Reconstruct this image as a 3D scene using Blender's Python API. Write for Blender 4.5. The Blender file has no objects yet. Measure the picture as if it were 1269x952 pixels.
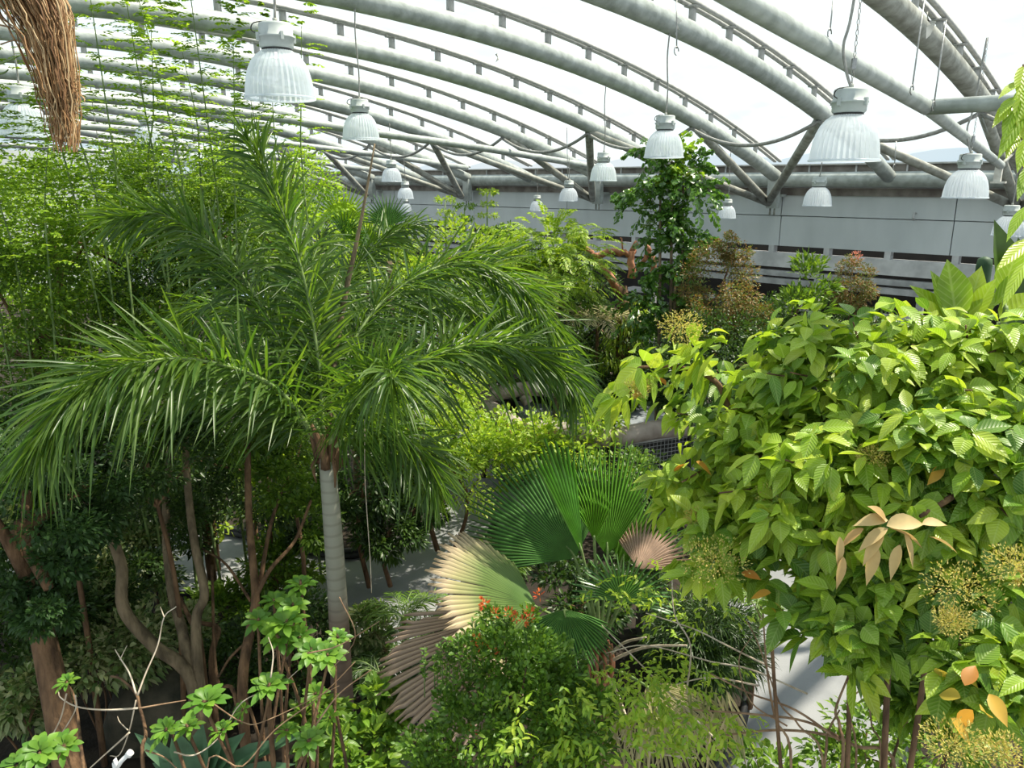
import bpy, math, random
import numpy as np
from mathutils import Vector

# ------------------------------------------------------------------ camera, world, sun, exposure
H = 5.2                      # eye height over the path (viewing gallery)
F = 953.0                    # focal length in pixels of the 1269 wide frame
PITCH = math.radians(14.755)
scn = bpy.context.scene
cam_d = bpy.data.cameras.new('camera'); cam = bpy.data.objects.new('camera', cam_d)
scn.collection.objects.link(cam); scn.camera = cam
cam.location = (0, 0, H); cam.rotation_euler = (math.pi/2-PITCH, 0, 0)
cam_d.sensor_width = 36; cam_d.lens = F/1269*36; cam_d.clip_start = .05; cam_d.clip_end = 400

world = bpy.data.worlds.new('sky'); scn.world = world; world.use_nodes = True
wt = world.node_tree; wt.nodes.clear()
wo = wt.nodes.new('ShaderNodeOutputWorld'); bg = wt.nodes.new('ShaderNodeBackground')
tc = wt.nodes.new('ShaderNodeTexCoord'); nz = wt.nodes.new('ShaderNodeTexNoise'); rp = wt.nodes.new('ShaderNodeValToRGB')
nz.inputs['Scale'].default_value = 1.6; nz.inputs['Detail'].default_value = 5
rp.color_ramp.elements[0].position = .38; rp.color_ramp.elements[0].color = (.68, .86, .95, 1)
rp.color_ramp.elements[1].position = .62; rp.color_ramp.elements[1].color = (.91, .975, 1, 1)
wt.links.new(tc.outputs['Generated'], nz.inputs['Vector']); wt.links.new(nz.outputs['Fac'], rp.inputs['Fac'])
wt.links.new(rp.outputs['Color'], bg.inputs['Color']); wt.links.new(bg.outputs[0], wo.inputs[0])
bg.inputs['Strength'].default_value = .93
sun_d = bpy.data.lights.new('sun', 'SUN'); sun = bpy.data.objects.new('sun', sun_d); scn.collection.objects.link(sun)
sun_d.energy = 10.5; sun_d.angle = math.radians(1.2); sun_d.color = (1, .92, .74)
SUN_AZ, SUN_EL = math.radians(72), math.radians(60)     # azimuth from +Y to the right
sdir = Vector((math.sin(SUN_AZ)*math.cos(SUN_EL), math.cos(SUN_AZ)*math.cos(SUN_EL), math.sin(SUN_EL)))
sun.rotation_euler = sdir.to_track_quat('Z', 'Y').to_euler(); sun.location = sdir*40
vs = scn.view_settings
vs.view_transform = 'Standard'; vs.look = 'None'; vs.gamma = 1; vs.use_curve_mapping = False; vs.exposure = 0.0
scn.cycles.max_bounces = 8; scn.cycles.transparent_max_bounces = 16
scn.cycles.diffuse_bounces = 3; scn.cycles.glossy_bounces = 2; scn.cycles.transmission_bounces = 5

rng = np.random.default_rng(7)
A = np.array
UP = A([0, 0, 1.]); ZERO = A([0, 0, 0.])
CAM = A([0, 0, H]); FW = A([0, math.cos(PITCH), -math.sin(PITCH)]); CU = A([0, math.sin(PITCH), math.cos(PITCH)])
AZ = math.radians(46.376)                                   # the hall stands turned against the view
UH = A([-math.sin(AZ), math.cos(AZ), 0]); VH = A([math.cos(AZ), math.sin(AZ), 0])

def ray(x, y): return A([1., 0, 0])*((x-634)/F) + CU*(-(y-476)/F) + FW
def at(x, y, d): return CAM + ray(x, y)*d                   # point at depth d
def ground(x, y, z=0.): r = ray(x, y); return CAM + r*((z-H)/r[2])
def onplane(x, y, U): r = ray(x, y); return CAM + r*(U/(r@UH))
def W3(u, v, z): return A([0, 0, 0.]) + UH*u + VH*v + UP*z  # hall coordinates: along wall, toward wall, height over path
def norm(v):
    v = np.asarray(v, float); n = np.linalg.norm(v, axis=-1, keepdims=True); return v/np.maximum(n, 1e-9)

# ------------------------------------------------------------------ materials
def new_mat(name):
    m = bpy.data.materials.new(name); m.use_nodes = True; t = m.node_tree; t.nodes.clear()
    return m, t, t.nodes.new('ShaderNodeOutputMaterial')
def nd(t, kind, **kw):
    n = t.nodes.new(kind)
    for k, v in kw.items():
        if k in n.inputs: n.inputs[k].default_value = v
        else: setattr(n, k, v)
    return n
def ramp(t, cols):
    r = t.nodes.new('ShaderNodeValToRGB'); e = r.color_ramp.elements
    while len(e) < len(cols): e.new(.5)
    for i, c in enumerate(cols):
        e[i].position = i/(len(cols)-1) if len(c) == 3 else c[3]; e[i].color = (*c[:3], 1)
    return r
def leaf_mat(name, cols, trans=.35, gloss=.42, tr_gain=1.5, tr_yel=(1.15, 1.1, .55), spec=.45, vein=0., rib=False):
    """cols: colour ramp picked per leaf"""
    m, t, o = new_mat(name)
    at_ = nd(t, 'ShaderNodeAttribute', attribute_name='tint'); oi = nd(t, 'ShaderNodeObjectInfo')
    add = nd(t, 'ShaderNodeMath', operation='ADD'); fr = nd(t, 'ShaderNodeMath', operation='FRACT')
    t.links.new(at_.outputs['Fac'], add.inputs[0]); t.links.new(oi.outputs['Random'], add.inputs[1]); t.links.new(add.outputs[0], fr.inputs[0])
    r = ramp(t, cols); t.links.new(fr.outputs[0], r.inputs[0])
    geo = nd(t, 'ShaderNodeTexCoord'); nz = nd(t, 'ShaderNodeTexNoise', Scale=9., Detail=3.)
    t.links.new(geo.outputs['Object'], nz.inputs['Vector'])
    mx = nd(t, 'ShaderNodeMix', data_type='RGBA', blend_type='MULTIPLY'); mx.inputs[0].default_value = .45
    mp = ramp(t, [(.45, .45, .45, .3), (1.25, 1.25, 1.25, .7)])
    t.links.new(nz.outputs['Fac'], mp.inputs[0]); t.links.new(r.outputs[0], mx.inputs[6]); t.links.new(mp.outputs[0], mx.inputs[7])
    if vein:
        va = nd(t, 'ShaderNodeAttribute', attribute_name='vein'); sx = nd(t, 'ShaderNodeSeparateXYZ'); t.links.new(va.outputs['Vector'], sx.inputs[0])
        ab = nd(t, 'ShaderNodeMath', operation='ABSOLUTE'); t.links.new(sx.outputs['Y'], ab.inputs[0])
        m1 = nd(t, 'ShaderNodeMath', operation='MULTIPLY_ADD'); t.links.new(ab.outputs[0], m1.inputs[0]); m1.inputs[1].default_value = -.55; t.links.new(sx.outputs['X'], m1.inputs[2])
        m2 = nd(t, 'ShaderNodeMath', operation='MULTIPLY'); t.links.new(m1.outputs[0], m2.inputs[0]); m2.inputs[1].default_value = 9.
        m3 = nd(t, 'ShaderNodeMath', operation='PINGPONG'); t.links.new(m2.outputs[0], m3.inputs[0]); m3.inputs[1].default_value = .5
        rv = ramp(t, [(1, 1, 1, .0), (0, 0, 0, .16)]); t.links.new(m3.outputs[0], rv.inputs[0])
        rm = ramp(t, [(1, 1, 1, .015), (0, 0, 0, .05)]); t.links.new(ab.outputs[0], rm.inputs[0])
        mxx = nd(t, 'ShaderNodeMath', operation='MAXIMUM'); t.links.new(rv.outputs[0], mxx.inputs[0]); t.links.new(rm.outputs[0], mxx.inputs[1])
        sc_ = nd(t, 'ShaderNodeMath', operation='MULTIPLY'); t.links.new(mxx.outputs[0], sc_.inputs[0]); sc_.inputs[1].default_value = vein
        lv = nd(t, 'ShaderNodeMix', data_type='RGBA', blend_type='MIX'); lv.inputs[7].default_value = (.50, .60, .22, 1)
        t.links.new(sc_.outputs[0], lv.inputs[0]); t.links.new(mx.outputs[2], lv.inputs[6]); mx = lv
    if rib:      # pale ribs on the fan's ridges, pleat shade painted dark into the valleys
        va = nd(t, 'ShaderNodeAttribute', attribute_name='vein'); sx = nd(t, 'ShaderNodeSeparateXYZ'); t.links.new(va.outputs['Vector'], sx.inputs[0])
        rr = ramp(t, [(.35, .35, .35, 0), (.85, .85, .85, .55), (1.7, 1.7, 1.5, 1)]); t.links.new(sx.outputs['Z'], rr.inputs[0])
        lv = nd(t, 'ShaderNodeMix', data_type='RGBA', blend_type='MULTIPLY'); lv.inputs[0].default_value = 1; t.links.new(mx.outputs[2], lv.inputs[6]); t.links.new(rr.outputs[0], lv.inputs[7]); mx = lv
    p = nd(t, 'ShaderNodeBsdfPrincipled', Roughness=gloss); p.inputs['Specular IOR Level'].default_value = spec
    t.links.new(mx.outputs[2], p.inputs['Base Color'])
    if vein:
        bp = nd(t, 'ShaderNodeBump', Strength=.5, Distance=.006); bp.invert = True; t.links.new(m3.outputs[0], bp.inputs['Height']); t.links.new(bp.outputs[0], p.inputs['Normal'])
    tm = nd(t, 'ShaderNodeMix', data_type='RGBA', blend_type='MULTIPLY'); tm.inputs[0].default_value = 1
    tm.inputs[7].default_value = (*[min(c*tr_gain, 4) for c in tr_yel], 1)
    t.links.new(mx.outputs[2], tm.inputs[6])
    tr = nd(t, 'ShaderNodeBsdfTranslucent'); t.links.new(tm.outputs[2], tr.inputs[0])
    ms = nd(t, 'ShaderNodeMixShader'); ms.inputs[0].default_value = trans
    t.links.new(p.outputs[0], ms.inputs[1]); t.links.new(tr.outputs[0], ms.inputs[2]); t.links.new(ms.outputs[0], o.inputs[0])
    return m
def solid(name, c1, c2, scale=8., rough=.6, metal=0., bump=.0, stretch=(1, 1, 1), spec=.4, detail=6., lo=.35, hi=.65, bscale=None):
    m, t, o = new_mat(name)
    co = nd(t, 'ShaderNodeTexCoord'); mpn = nd(t, 'ShaderNodeMapping'); mpn.inputs['Scale'].default_value = stretch
    nz = nd(t, 'ShaderNodeTexNoise', Scale=scale, Detail=detail); r = ramp(t, [(*c1, lo), (*c2, hi)])
    p = nd(t, 'ShaderNodeBsdfPrincipled', Roughness=rough, Metallic=metal); p.inputs['Specular IOR Level'].default_value = spec
    t.links.new(co.outputs['Object'], mpn.inputs[0]); t.links.new(mpn.outputs[0], nz.inputs['Vector']); t.links.new(nz.outputs['Fac'], r.inputs[0])
    t.links.new(r.outputs[0], p.inputs['Base Color'])
    if bump:
        b = nd(t, 'ShaderNodeBump', Strength=bump, Distance=.02)
        n2 = nd(t, 'ShaderNodeTexNoise', Scale=bscale or scale*3, Detail=4.); t.links.new(mpn.outputs[0], n2.inputs['Vector'])
        t.links.new(n2.outputs['Fac'], b.inputs['Height']); t.links.new(b.outputs[0], p.inputs['Normal'])
    t.links.new(p.outputs[0], o.inputs[0])
    return m
M = {}
M['steel'] = solid('galvanised_grey_paint', (.27, .30, .285), (.41, .445, .44), 7, .45, .0, .2, spec=.5)
M['steel_dirty'] = solid('weathered_grey_paint', (.20, .20, .175), (.36, .37, .34), 7, .6, .0, .3)
M['steel_thin'] = solid('grey_rail_paint', (.34, .34, .33), (.46, .46, .45), 12, .5)
M['wall'] = solid('grey_painted_panel', (.44, .48, .50), (.56, .60, .62), 1.1, .75, .0, .1, stretch=(1, 1, .35), lo=.3, hi=.6)
M['white_ledge'] = solid('white_ledge_paint', (.42, .43, .44), (.62, .63, .64), 3, .6)
M['rail_grey'] = solid('light_grey_rail', (.30, .31, .32), (.45, .46, .47), 5, .5)
M['black'] = solid('painted_opening_shade', (.008, .008, .009), (.02, .018, .017), 2, .8)  # near-black colour imitating the unlit depth of the wall openings
M['brownflash'] = solid('brown_flashing', (.12, .10, .09), (.26, .24, .22), 3, .6)
M['cable'] = solid('grey_conduit', (.20, .20, .19), (.33, .33, .32), 20, .6)
M['chain'] = solid('dull_zinc_chain', (.22, .23, .23), (.4, .4, .4), 30, .4, .6)
M['black_wire'] = solid('black_wire', (.02, .02, .02), (.05, .05, .05), 20, .5)
M['housing'] = solid('lamp_housing_grey', (.38, .42, .42), (.50, .54, .53), 6, .45)
M['path'] = solid('grey_concrete_path', (.19, .197, .21), (.265, .268, .275), 1.4, .85, 0, .12, bscale=60)
M['soil'] = solid('dark_planting_soil', (.010, .007, .005), (.032, .023, .015), 6, .95, 0, .8)
M['edging'] = solid('black_rubber_edging', (.012, .012, .013), (.035, .035, .037), 9, .6)
M['rock'] = solid('dark_mossy_rock', (.02, .022, .012), (.09, .075, .05), 4, .85, 0, .9)
M['bark_brown'] = solid('brown_bark', (.06, .032, .016), (.20, .115, .06), 14, .85, 0, 1., stretch=(1, 1, .3))
M['bark_grey'] = solid('grey_brown_bark', (.08, .06, .035), (.24, .18, .11), 12, .85, 0, 1., stretch=(1, 1, .3))
M['bark_orange'] = solid('orange_brown_bark', (.22, .085, .04), (.48, .22, .12), 8, .75, 0, .5)
M['twig_pale'] = solid('pale_bare_twig', (.36, .28, .20), (.58, .50, .40), 14, .7)
M['twig_brown'] = solid('brown_bare_twig', (.16, .09, .05), (.34, .22, .13), 14, .7)
M['stem_green'] = solid('green_stem', (.10, .16, .05), (.22, .30, .10), 14, .6)
M['log'] = solid('weathered_log', (.15, .12, .10), (.36, .31, .27), 7, .85, 0, .8, stretch=(1, 1, 1))
M['pad'] = solid('mauve_brown_padded_cloth', (.30, .25, .22), (.42, .36, .33), 6, .8)
M['tarp'] = solid('grey_tarpaulin', (.22, .25, .28), (.34, .37, .40), 3, .45)
M['fibre'] = leaf_mat('dry_brown_fibre', [(.18, .08, .03), (.40, .22, .09), (.62, .46, .26)], .25, .6, 1.2, (1.1, 1, .8))
M['white'] = solid('white_plastic', (.7, .7, .7), (.8, .8, .8), 6, .4)
M['dry_tape'] = solid('peeling_white_film', (.55, .53, .48), (.72, .7, .66), 9, .5)

# trunk of the foxtail palm: pale grey with ring scars, browner below
m, t, o = new_mat('ringed_palm_trunk'); M['palm_trunk'] = m
co = nd(t, 'ShaderNodeTexCoord'); sp = nd(t, 'ShaderNodeSeparateXYZ'); t.links.new(co.outputs['Object'], sp.inputs[0])
wv = nd(t, 'ShaderNodeTexWave', Scale=3.2, Distortion=1.2, Detail=2.); wv.bands_direction = 'Z'; t.links.new(co.outputs['Object'], wv.inputs['Vector'])
mr = nd(t, 'ShaderNodeMapRange'); mr.inputs[1].default_value = .2; mr.inputs[2].default_value = 3.; t.links.new(sp.outputs['Z'], mr.inputs[0])
rz = ramp(t, [(.12, .085, .065, 0), (.20, .135, .10, .42), (.30, .29, .235, .55), (.33, .33, .27, 1)]); t.links.new(mr.outputs[0], rz.inputs[0])
mx = nd(t, 'ShaderNodeMix', data_type='RGBA', blend_type='MULTIPLY'); mx.inputs[0].default_value = .28
rw = ramp(t, [(.35, .33, .3, 0), (1, 1, 1, .25)]); t.links.new(wv.outputs['Fac'], rw.inputs[0])
t.links.new(rz.outputs[0], mx.inputs[6]); t.links.new(rw.outputs[0], mx.inputs[7])
p = nd(t, 'ShaderNodeBsdfPrincipled', Roughness=.75); t.links.new(mx.outputs[2], p.inputs['Base Color'])
b = nd(t, 'ShaderNodeBump', Strength=.15, Distance=.02); t.links.new(wv.outputs['Fac'], b.inputs['Height']); t.links.new(b.outputs[0], p.inputs['Normal']); t.links.new(p.outputs[0], o.inputs[0])

# ribbed acrylic dome
m, t, o = new_mat('ribbed_acrylic_dome'); M['dome'] = m
p = nd(t, 'ShaderNodeBsdfPrincipled', Roughness=.18); p.inputs['Base Color'].default_value = (.78, .86, .95, 1)
p.inputs['Specular IOR Level'].default_value = .7
tr = nd(t, 'ShaderNodeBsdfTranslucent'); tr.inputs[0].default_value = (.85, .9, .95, 1)
ms = nd(t, 'ShaderNodeMixShader'); ms.inputs[0].default_value = .62
tp = nd(t, 'ShaderNodeBsdfTransparent'); m2 = nd(t, 'ShaderNodeMixShader'); m2.inputs[0].default_value = .30
t.links.new(p.outputs[0], ms.inputs[1]); t.links.new(tr.outputs[0], ms.inputs[2])
t.links.new(ms.outputs[0], m2.inputs[1]); t.links.new(tp.outputs[0], m2.inputs[2]); t.links.new(m2.outputs[0], o.inputs[0])

# roof film: clear, faintly milky, with condensation streaks
m, t, o = new_mat('clear_roof_film'); M['film'] = m
tp = nd(t, 'ShaderNodeBsdfTransparent'); tp.inputs[0].default_value = (.97, .985, 1, 1)
tr = nd(t, 'ShaderNodeBsdfTranslucent'); tr.inputs[0].default_value = (.85, .95, 1, 1)
co = nd(t, 'ShaderNodeTexCoord'); nz = nd(t, 'ShaderNodeTexNoise', Scale=1.3, Detail=6.); t.links.new(co.outputs['Object'], nz.inputs['Vector'])
r = ramp(t, [(.10, .10, .10, .35), (.22, .22, .22, .7)]); t.links.new(nz.outputs['Fac'], r.inputs[0])
gl = nd(t, 'ShaderNodeBsdfGlossy', Roughness=.1); gl.inputs[0].default_value = (.8, .8, .8, 1)
ms = nd(t, 'ShaderNodeMixShader'); t.links.new(r.outputs[0], ms.inputs[0]); t.links.new(tp.outputs[0], ms.inputs[1]); t.links.new(tr.outputs[0], ms.inputs[2])
m2 = nd(t, 'ShaderNodeMixShader'); m2.inputs[0].default_value = .03; t.links.new(ms.outputs[0], m2.inputs[1]); t.links.new(gl.outputs[0], m2.inputs[2]); t.links.new(m2.outputs[0], o.inputs[0])

L = {}
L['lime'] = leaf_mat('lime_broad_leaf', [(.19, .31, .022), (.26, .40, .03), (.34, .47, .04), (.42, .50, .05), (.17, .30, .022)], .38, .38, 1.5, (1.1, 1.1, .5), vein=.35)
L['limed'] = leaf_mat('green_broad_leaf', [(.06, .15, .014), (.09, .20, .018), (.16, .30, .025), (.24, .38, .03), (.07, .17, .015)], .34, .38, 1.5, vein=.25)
L['tan'] = leaf_mat('tan_dry_leaf', [(.42, .25, .09), (.54, .38, .16), (.60, .46, .22)], .25, .6, 1.1, (1.1, 1, .8))
L['orange'] = leaf_mat('orange_dying_leaf', [(.48, .20, .04), (.60, .34, .05), (.50, .42, .07)], .35, .5, 1.2, (1.1, 1, .7))
L['panicle'] = leaf_mat('yellow_green_panicle', [(.38, .38, .08), (.55, .50, .12), (.46, .42, .14), (.60, .42, .12)], .3, .6, 1.2)
L['palm'] = leaf_mat('palm_leaflet', [(.035, .085, .018), (.055, .115, .022), (.10, .17, .03), (.07, .13, .03)], .42, .36, 2.2, (1.3, 1.25, .35))
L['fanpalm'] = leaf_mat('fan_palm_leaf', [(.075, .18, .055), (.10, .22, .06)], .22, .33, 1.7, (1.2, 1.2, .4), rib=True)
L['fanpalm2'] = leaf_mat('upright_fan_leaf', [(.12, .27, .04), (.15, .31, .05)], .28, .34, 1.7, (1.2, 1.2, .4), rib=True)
def grad_mat(name, cols, rough=.55, trans=.25):
    m, t, o = new_mat(name); va = nd(t, 'ShaderNodeAttribute', attribute_name='vein'); sx = nd(t, 'ShaderNodeSeparateXYZ'); t.links.new(va.outputs['Vector'], sx.inputs[0])
    nz = nd(t, 'ShaderNodeTexNoise', Scale=6., Detail=3.); tc_ = nd(t, 'ShaderNodeTexCoord'); t.links.new(tc_.outputs['Object'], nz.inputs['Vector'])
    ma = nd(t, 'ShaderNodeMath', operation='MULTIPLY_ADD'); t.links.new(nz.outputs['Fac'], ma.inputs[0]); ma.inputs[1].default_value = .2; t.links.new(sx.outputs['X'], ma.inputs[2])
    r0 = ramp(t, cols); t.links.new(ma.outputs[0], r0.inputs[0]); rr = ramp(t, [(.5, .5, .5, 0), (1.35, 1.35, 1.3, 1)]); t.links.new(sx.outputs['Z'], rr.inputs[0])  # pale rib ridges, plus shade painted into the pleat valleys
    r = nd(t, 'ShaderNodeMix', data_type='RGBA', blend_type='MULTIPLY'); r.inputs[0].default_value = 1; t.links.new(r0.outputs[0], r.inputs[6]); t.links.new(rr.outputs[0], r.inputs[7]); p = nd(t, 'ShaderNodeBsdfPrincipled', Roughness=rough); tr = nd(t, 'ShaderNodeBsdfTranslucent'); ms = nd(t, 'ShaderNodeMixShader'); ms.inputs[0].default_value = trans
    t.links.new(r.outputs[2], p.inputs['Base Color']); t.links.new(r.outputs[2], tr.inputs[0]); t.links.new(p.outputs[0], ms.inputs[1]); t.links.new(tr.outputs[0], ms.inputs[2]); t.links.new(ms.outputs[0], o.inputs[0]); return m
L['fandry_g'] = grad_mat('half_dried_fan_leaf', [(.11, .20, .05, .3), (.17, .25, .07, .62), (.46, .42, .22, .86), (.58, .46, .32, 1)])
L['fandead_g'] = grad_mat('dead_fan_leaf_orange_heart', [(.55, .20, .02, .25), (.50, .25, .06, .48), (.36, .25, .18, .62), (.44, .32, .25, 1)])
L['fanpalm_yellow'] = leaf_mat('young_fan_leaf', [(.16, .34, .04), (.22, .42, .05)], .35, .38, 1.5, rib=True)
L['fandry'] = leaf_mat('browning_fan_leaf', [(.30, .28, .12), (.38, .34, .16)], .25, .5, 1.3, (1.1, 1, .7))
L['fandead'] = leaf_mat('dead_fan_leaf', [(.36, .24, .18), (.46, .33, .25)], .2, .7, 1.1, (1.1, 1, .8))
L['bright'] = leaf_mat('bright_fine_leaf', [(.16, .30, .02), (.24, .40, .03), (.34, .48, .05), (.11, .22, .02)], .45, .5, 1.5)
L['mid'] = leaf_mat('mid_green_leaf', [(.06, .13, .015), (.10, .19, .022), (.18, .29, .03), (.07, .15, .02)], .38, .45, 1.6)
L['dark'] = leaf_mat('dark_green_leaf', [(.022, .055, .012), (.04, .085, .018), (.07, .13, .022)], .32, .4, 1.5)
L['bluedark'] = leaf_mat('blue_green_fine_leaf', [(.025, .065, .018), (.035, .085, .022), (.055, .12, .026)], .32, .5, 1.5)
L['bush'] = leaf_mat('small_oval_leaf', [(.06, .14, .018), (.10, .20, .025), (.16, .28, .035)], .36, .4, 1.5)
L['yellow'] = leaf_mat('yellow_green_leaf', [(.20, .34, .025), (.29, .44, .04), (.40, .50, .06), (.13, .26, .025)], .42, .45, 1.4)
L['varieg'] = leaf_mat('cream_edged_leaf', [(.10, .19, .05), (.22, .30, .11), (.42, .44, .24), (.07, .15, .03)], .3, .45, 1.3)
L['brown'] = leaf_mat('bronze_leaf', [(.20, .13, .04), (.30, .17, .06), (.12, .17, .04), (.16, .22, .05)], .3, .5, 1.3)
L['pink'] = leaf_mat('pink_young_leaf', [(.60, .20, .16), (.55, .28, .18), (.66, .30, .26)], .4, .5, 1.3, (1.1, .9, .8))
L['rosette'] = leaf_mat('glossy_rosette_leaf', [(.08, .20, .03), (.13, .27, .035), (.19, .34, .04), (.09, .21, .035)], .36, .42, 1.6, spec=.35)
L['glossy'] = leaf_mat('glossy_fishtail_leaf', [(.045, .12, .022), (.07, .17, .028), (.12, .24, .03)], .3, .25, 1.7, spec=.7)
L['agave'] = leaf_mat('grey_green_strap_leaf', [(.06, .14, .07), (.09, .18, .09)], .15, .45, 1.3)
L['orangeflower'] = leaf_mat('orange_red_flower', [(.62, .10, .03), (.70, .22, .05)], .35, .5, 1.2, (1.1, .9, .8))
L['straw'] = leaf_mat('straw_leaf', [(.42, .36, .20), (.55, .47, .28), (.26, .30, .10)], .25, .6, 1.2, (1.1, 1, .8))

# ------------------------------------------------------------------ mesh collecting
class MB:
    def __init__(s): s.v = []; s.f = []; s.t = []; s.n = 0; s.u = None
    def add(s, v, f, tint=0.):
        v = np.asarray(v, float).reshape(-1, 3); f = np.asarray(f, np.int64).reshape(-1, 3)
        s.v.append(v); s.f.append(f+s.n); s.n += len(v)
        s.t.append(np.full(len(v), tint) if np.isscalar(tint) else np.asarray(tint, float))
    def build(s, name, mat, parent=None, loc=None, smooth=True, label=None, kind=None):
        me = bpy.data.meshes.new(name)
        v = np.concatenate(s.v); f = np.concatenate(s.f); tt = np.concatenate(s.t)
        org = A(parent['_o']) if parent is not None else ZERO
        lo = A(loc) if loc is not None else org
        v = v-lo
        me.vertices.add(len(v)); me.vertices.foreach_set('co', v.astype(np.float32).ravel())
        me.loops.add(len(f)*3); me.loops.foreach_set('vertex_index', f.astype(np.int32).ravel())
        me.polygons.add(len(f)); me.polygons.foreach_set('loop_start', np.arange(0, len(f)*3, 3, dtype=np.int32))
        me.polygons.foreach_set('use_smooth', np.full(len(f), smooth))
        a = me.attributes.new('tint', 'FLOAT', 'POINT'); a.data.foreach_set('value', tt.astype(np.float32))
        if s.u is not None: b = me.attributes.new('vein', 'FLOAT_VECTOR', 'POINT'); b.data.foreach_set('vector', s.u.astype(np.float32).ravel())
        me.update(calc_edges=True); me.materials.append(mat)
        o = bpy.data.objects.new(name, me); scn.collection.objects.link(o)
        if parent is not None: o.parent = parent
        o.location = lo-org; o['_o'] = [float(x) for x in lo]
        if label: o['label'] = label
        if kind: o['kind'] = kind
        return o
def thing(name, label, cat, loc, group=None, kind=None):
    o = bpy.data.objects.new(name, None); scn.collection.objects.link(o); o.location = loc; o.empty_display_size = .1
    o['_o'] = [float(x) for x in loc]
    if label: o['label'] = label
    if cat: o['category'] = cat
    if group: o['group'] = group
    if kind: o['kind'] = kind
    return o
def tag(o, label=None, cat=None, group=None, kind=None):
    for k, v in (('label', label), ('category', cat), ('group', group), ('kind', kind)):
        if v: o[k] = v
    return o

def box(mb, c, sx, sy, sz, X=None, Y=None, Z=None):
    X = norm(X) if X is not None else A([1., 0, 0]); Y = norm(Y) if Y is not None else A([0, 1., 0]); Z = norm(Z) if Z is not None else np.cross(X, Y)
    v = [A(c)+X*sx/2*i+Y*sy/2*j+Z*sz/2*k for i in (-1, 1) for j in (-1, 1) for k in (-1, 1)]
    f = [(0, 1, 3), (0, 3, 2), (4, 6, 7), (4, 7, 5), (0, 4, 5), (0, 5, 1), (2, 3, 7), (2, 7, 6), (0, 2, 6), (0, 6, 4), (1, 5, 7), (1, 7, 3)]
    mb.add(v, f)
def smoothpath(pts, n=6):
    pts = A(pts, dtype=float) if not isinstance(pts, np.ndarray) else pts
    if len(pts) < 3: return np.linspace(pts[0], pts[-1], n+1)
    q = np.vstack([2*pts[0]-pts[1], pts, 2*pts[-1]-pts[-2]]); out = []
    for i in range(1, len(q)-2):
        for k in range(n):
            s = k/n; a, b, c, d = q[i-1], q[i], q[i+1], q[i+2]
            out.append(.5*((2*b)+(-a+c)*s+(2*a-5*b+4*c-d)*s*s+(-a+3*b-3*c+d)*s**3))
    out.append(pts[-1]); return A(out)
def tube(mb, pts, r, seg=8, cap=True, tint=0.):
    pts = np.asarray(pts, float); n = len(pts)
    r = np.interp(np.linspace(0, 1, n), np.linspace(0, 1, len(r)), r) if not np.isscalar(r) else np.full(n, float(r))
    T = norm(np.gradient(pts, axis=0)); ref = A([0, 0, 1.]) if abs(T[0][2]) < .9 else A([1., 0, 0])
    a = norm(np.cross(T[0], ref)); fr = []
    for i in range(n):
        a = norm(a-T[i]*(a@T[i])); fr.append((a, np.cross(T[i], a)))
    th = np.arange(seg)*2*math.pi/seg
    X = A([f[0] for f in fr]); Y = A([f[1] for f in fr])
    v = pts[:, None]+r[:, None, None]*(X[:, None]*np.cos(th)[None, :, None]+Y[:, None]*np.sin(th)[None, :, None])
    i = np.arange(n-1)[:, None]*seg; j = np.arange(seg)[None]; k = (j+1) % seg
    f = np.concatenate([np.stack([i+j, i+k, i+seg+k], -1).reshape(-1, 3), np.stack([i+j, i+seg+k, i+seg+j], -1).reshape(-1, 3)])
    v = v.reshape(-1, 3)
    if cap:
        v = np.vstack([v, pts[0], pts[-1]]); e = len(v)
        j = np.arange(seg); k = (j+1) % seg
        f = np.concatenate([f, np.stack([k, j, np.full(seg, e-2)], -1), np.stack([j+(n-1)*seg, k+(n-1)*seg, np.full(seg, e-1)], -1)])
    mb.add(v, f, tint)
def lathe(mb, c, prof, seg=32, rib=0., ax=UP):
    th = np.arange(seg)*2*math.pi/seg; prof = A(prof); n = len(prof)
    rr = prof[:, 0][:, None]*(1-rib*(np.arange(seg) % 2)[None]*(prof[:, 0] > .02)[:, None])
    v = np.stack([rr*np.cos(th), rr*np.sin(th), np.repeat(prof[:, 1][:, None], seg, 1)], -1).reshape(-1, 3)+A(c)
    i = np.arange(n-1)[:, None]*seg; j = np.arange(seg)[None]; k = (j+1) % seg
    f = np.concatenate([np.stack([i+j, i+k, i+seg+k], -1).reshape(-1, 3), np.stack([i+j, i+seg+k, i+seg+j], -1).reshape(-1, 3)])
    mb.add(v, f)

# ------------------------------------------------------------------ leaf templates: (x along, y half-width, z fold), faces
def T_blade(st, fold=.18):
    """st: list of (x, halfwidth); midrib lower than the edges"""
    v = [(st[0][0], 0, 0)]; f = []
    prev = None
    for x, w in st[1:-1]:
        b = len(v); v += [(x, w, fold*w*2), (x, 0, 0), (x, -w, fold*w*2)]
        if prev is None: f += [(0, b+1, b), (0, b+2, b+1)]
        else: f += [(prev, prev+1, b+1), (prev, b+1, b), (prev+1, prev+2, b+2), (prev+1, b+2, b+1)]
        prev = b
    b = len(v); v.append((st[-1][0], 0, 0)); f += [(prev, prev+1, b), (prev+1, prev+2, b)]
    return A(v, dtype=float), A(f)
T_OV = T_blade([(0, 0), (.07, .17), (.18, .36), (.34, .48), (.52, .49), (.68, .38), (.82, .22), (.92, .09), (1, 0)], .16)
T_LN = T_blade([(0, 0), (.25, .38), (.6, .42), (1, 0)], .2)
T_OB = T_blade([(0, 0), (.25, .2), (.5, .42), (.7, .48), (.87, .3), (1, 0)], .14)
T_ST = T_blade([(0, 0), (.12, .42), (.4, .5), (.7, .42), (1, 0)], .3)
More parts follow.
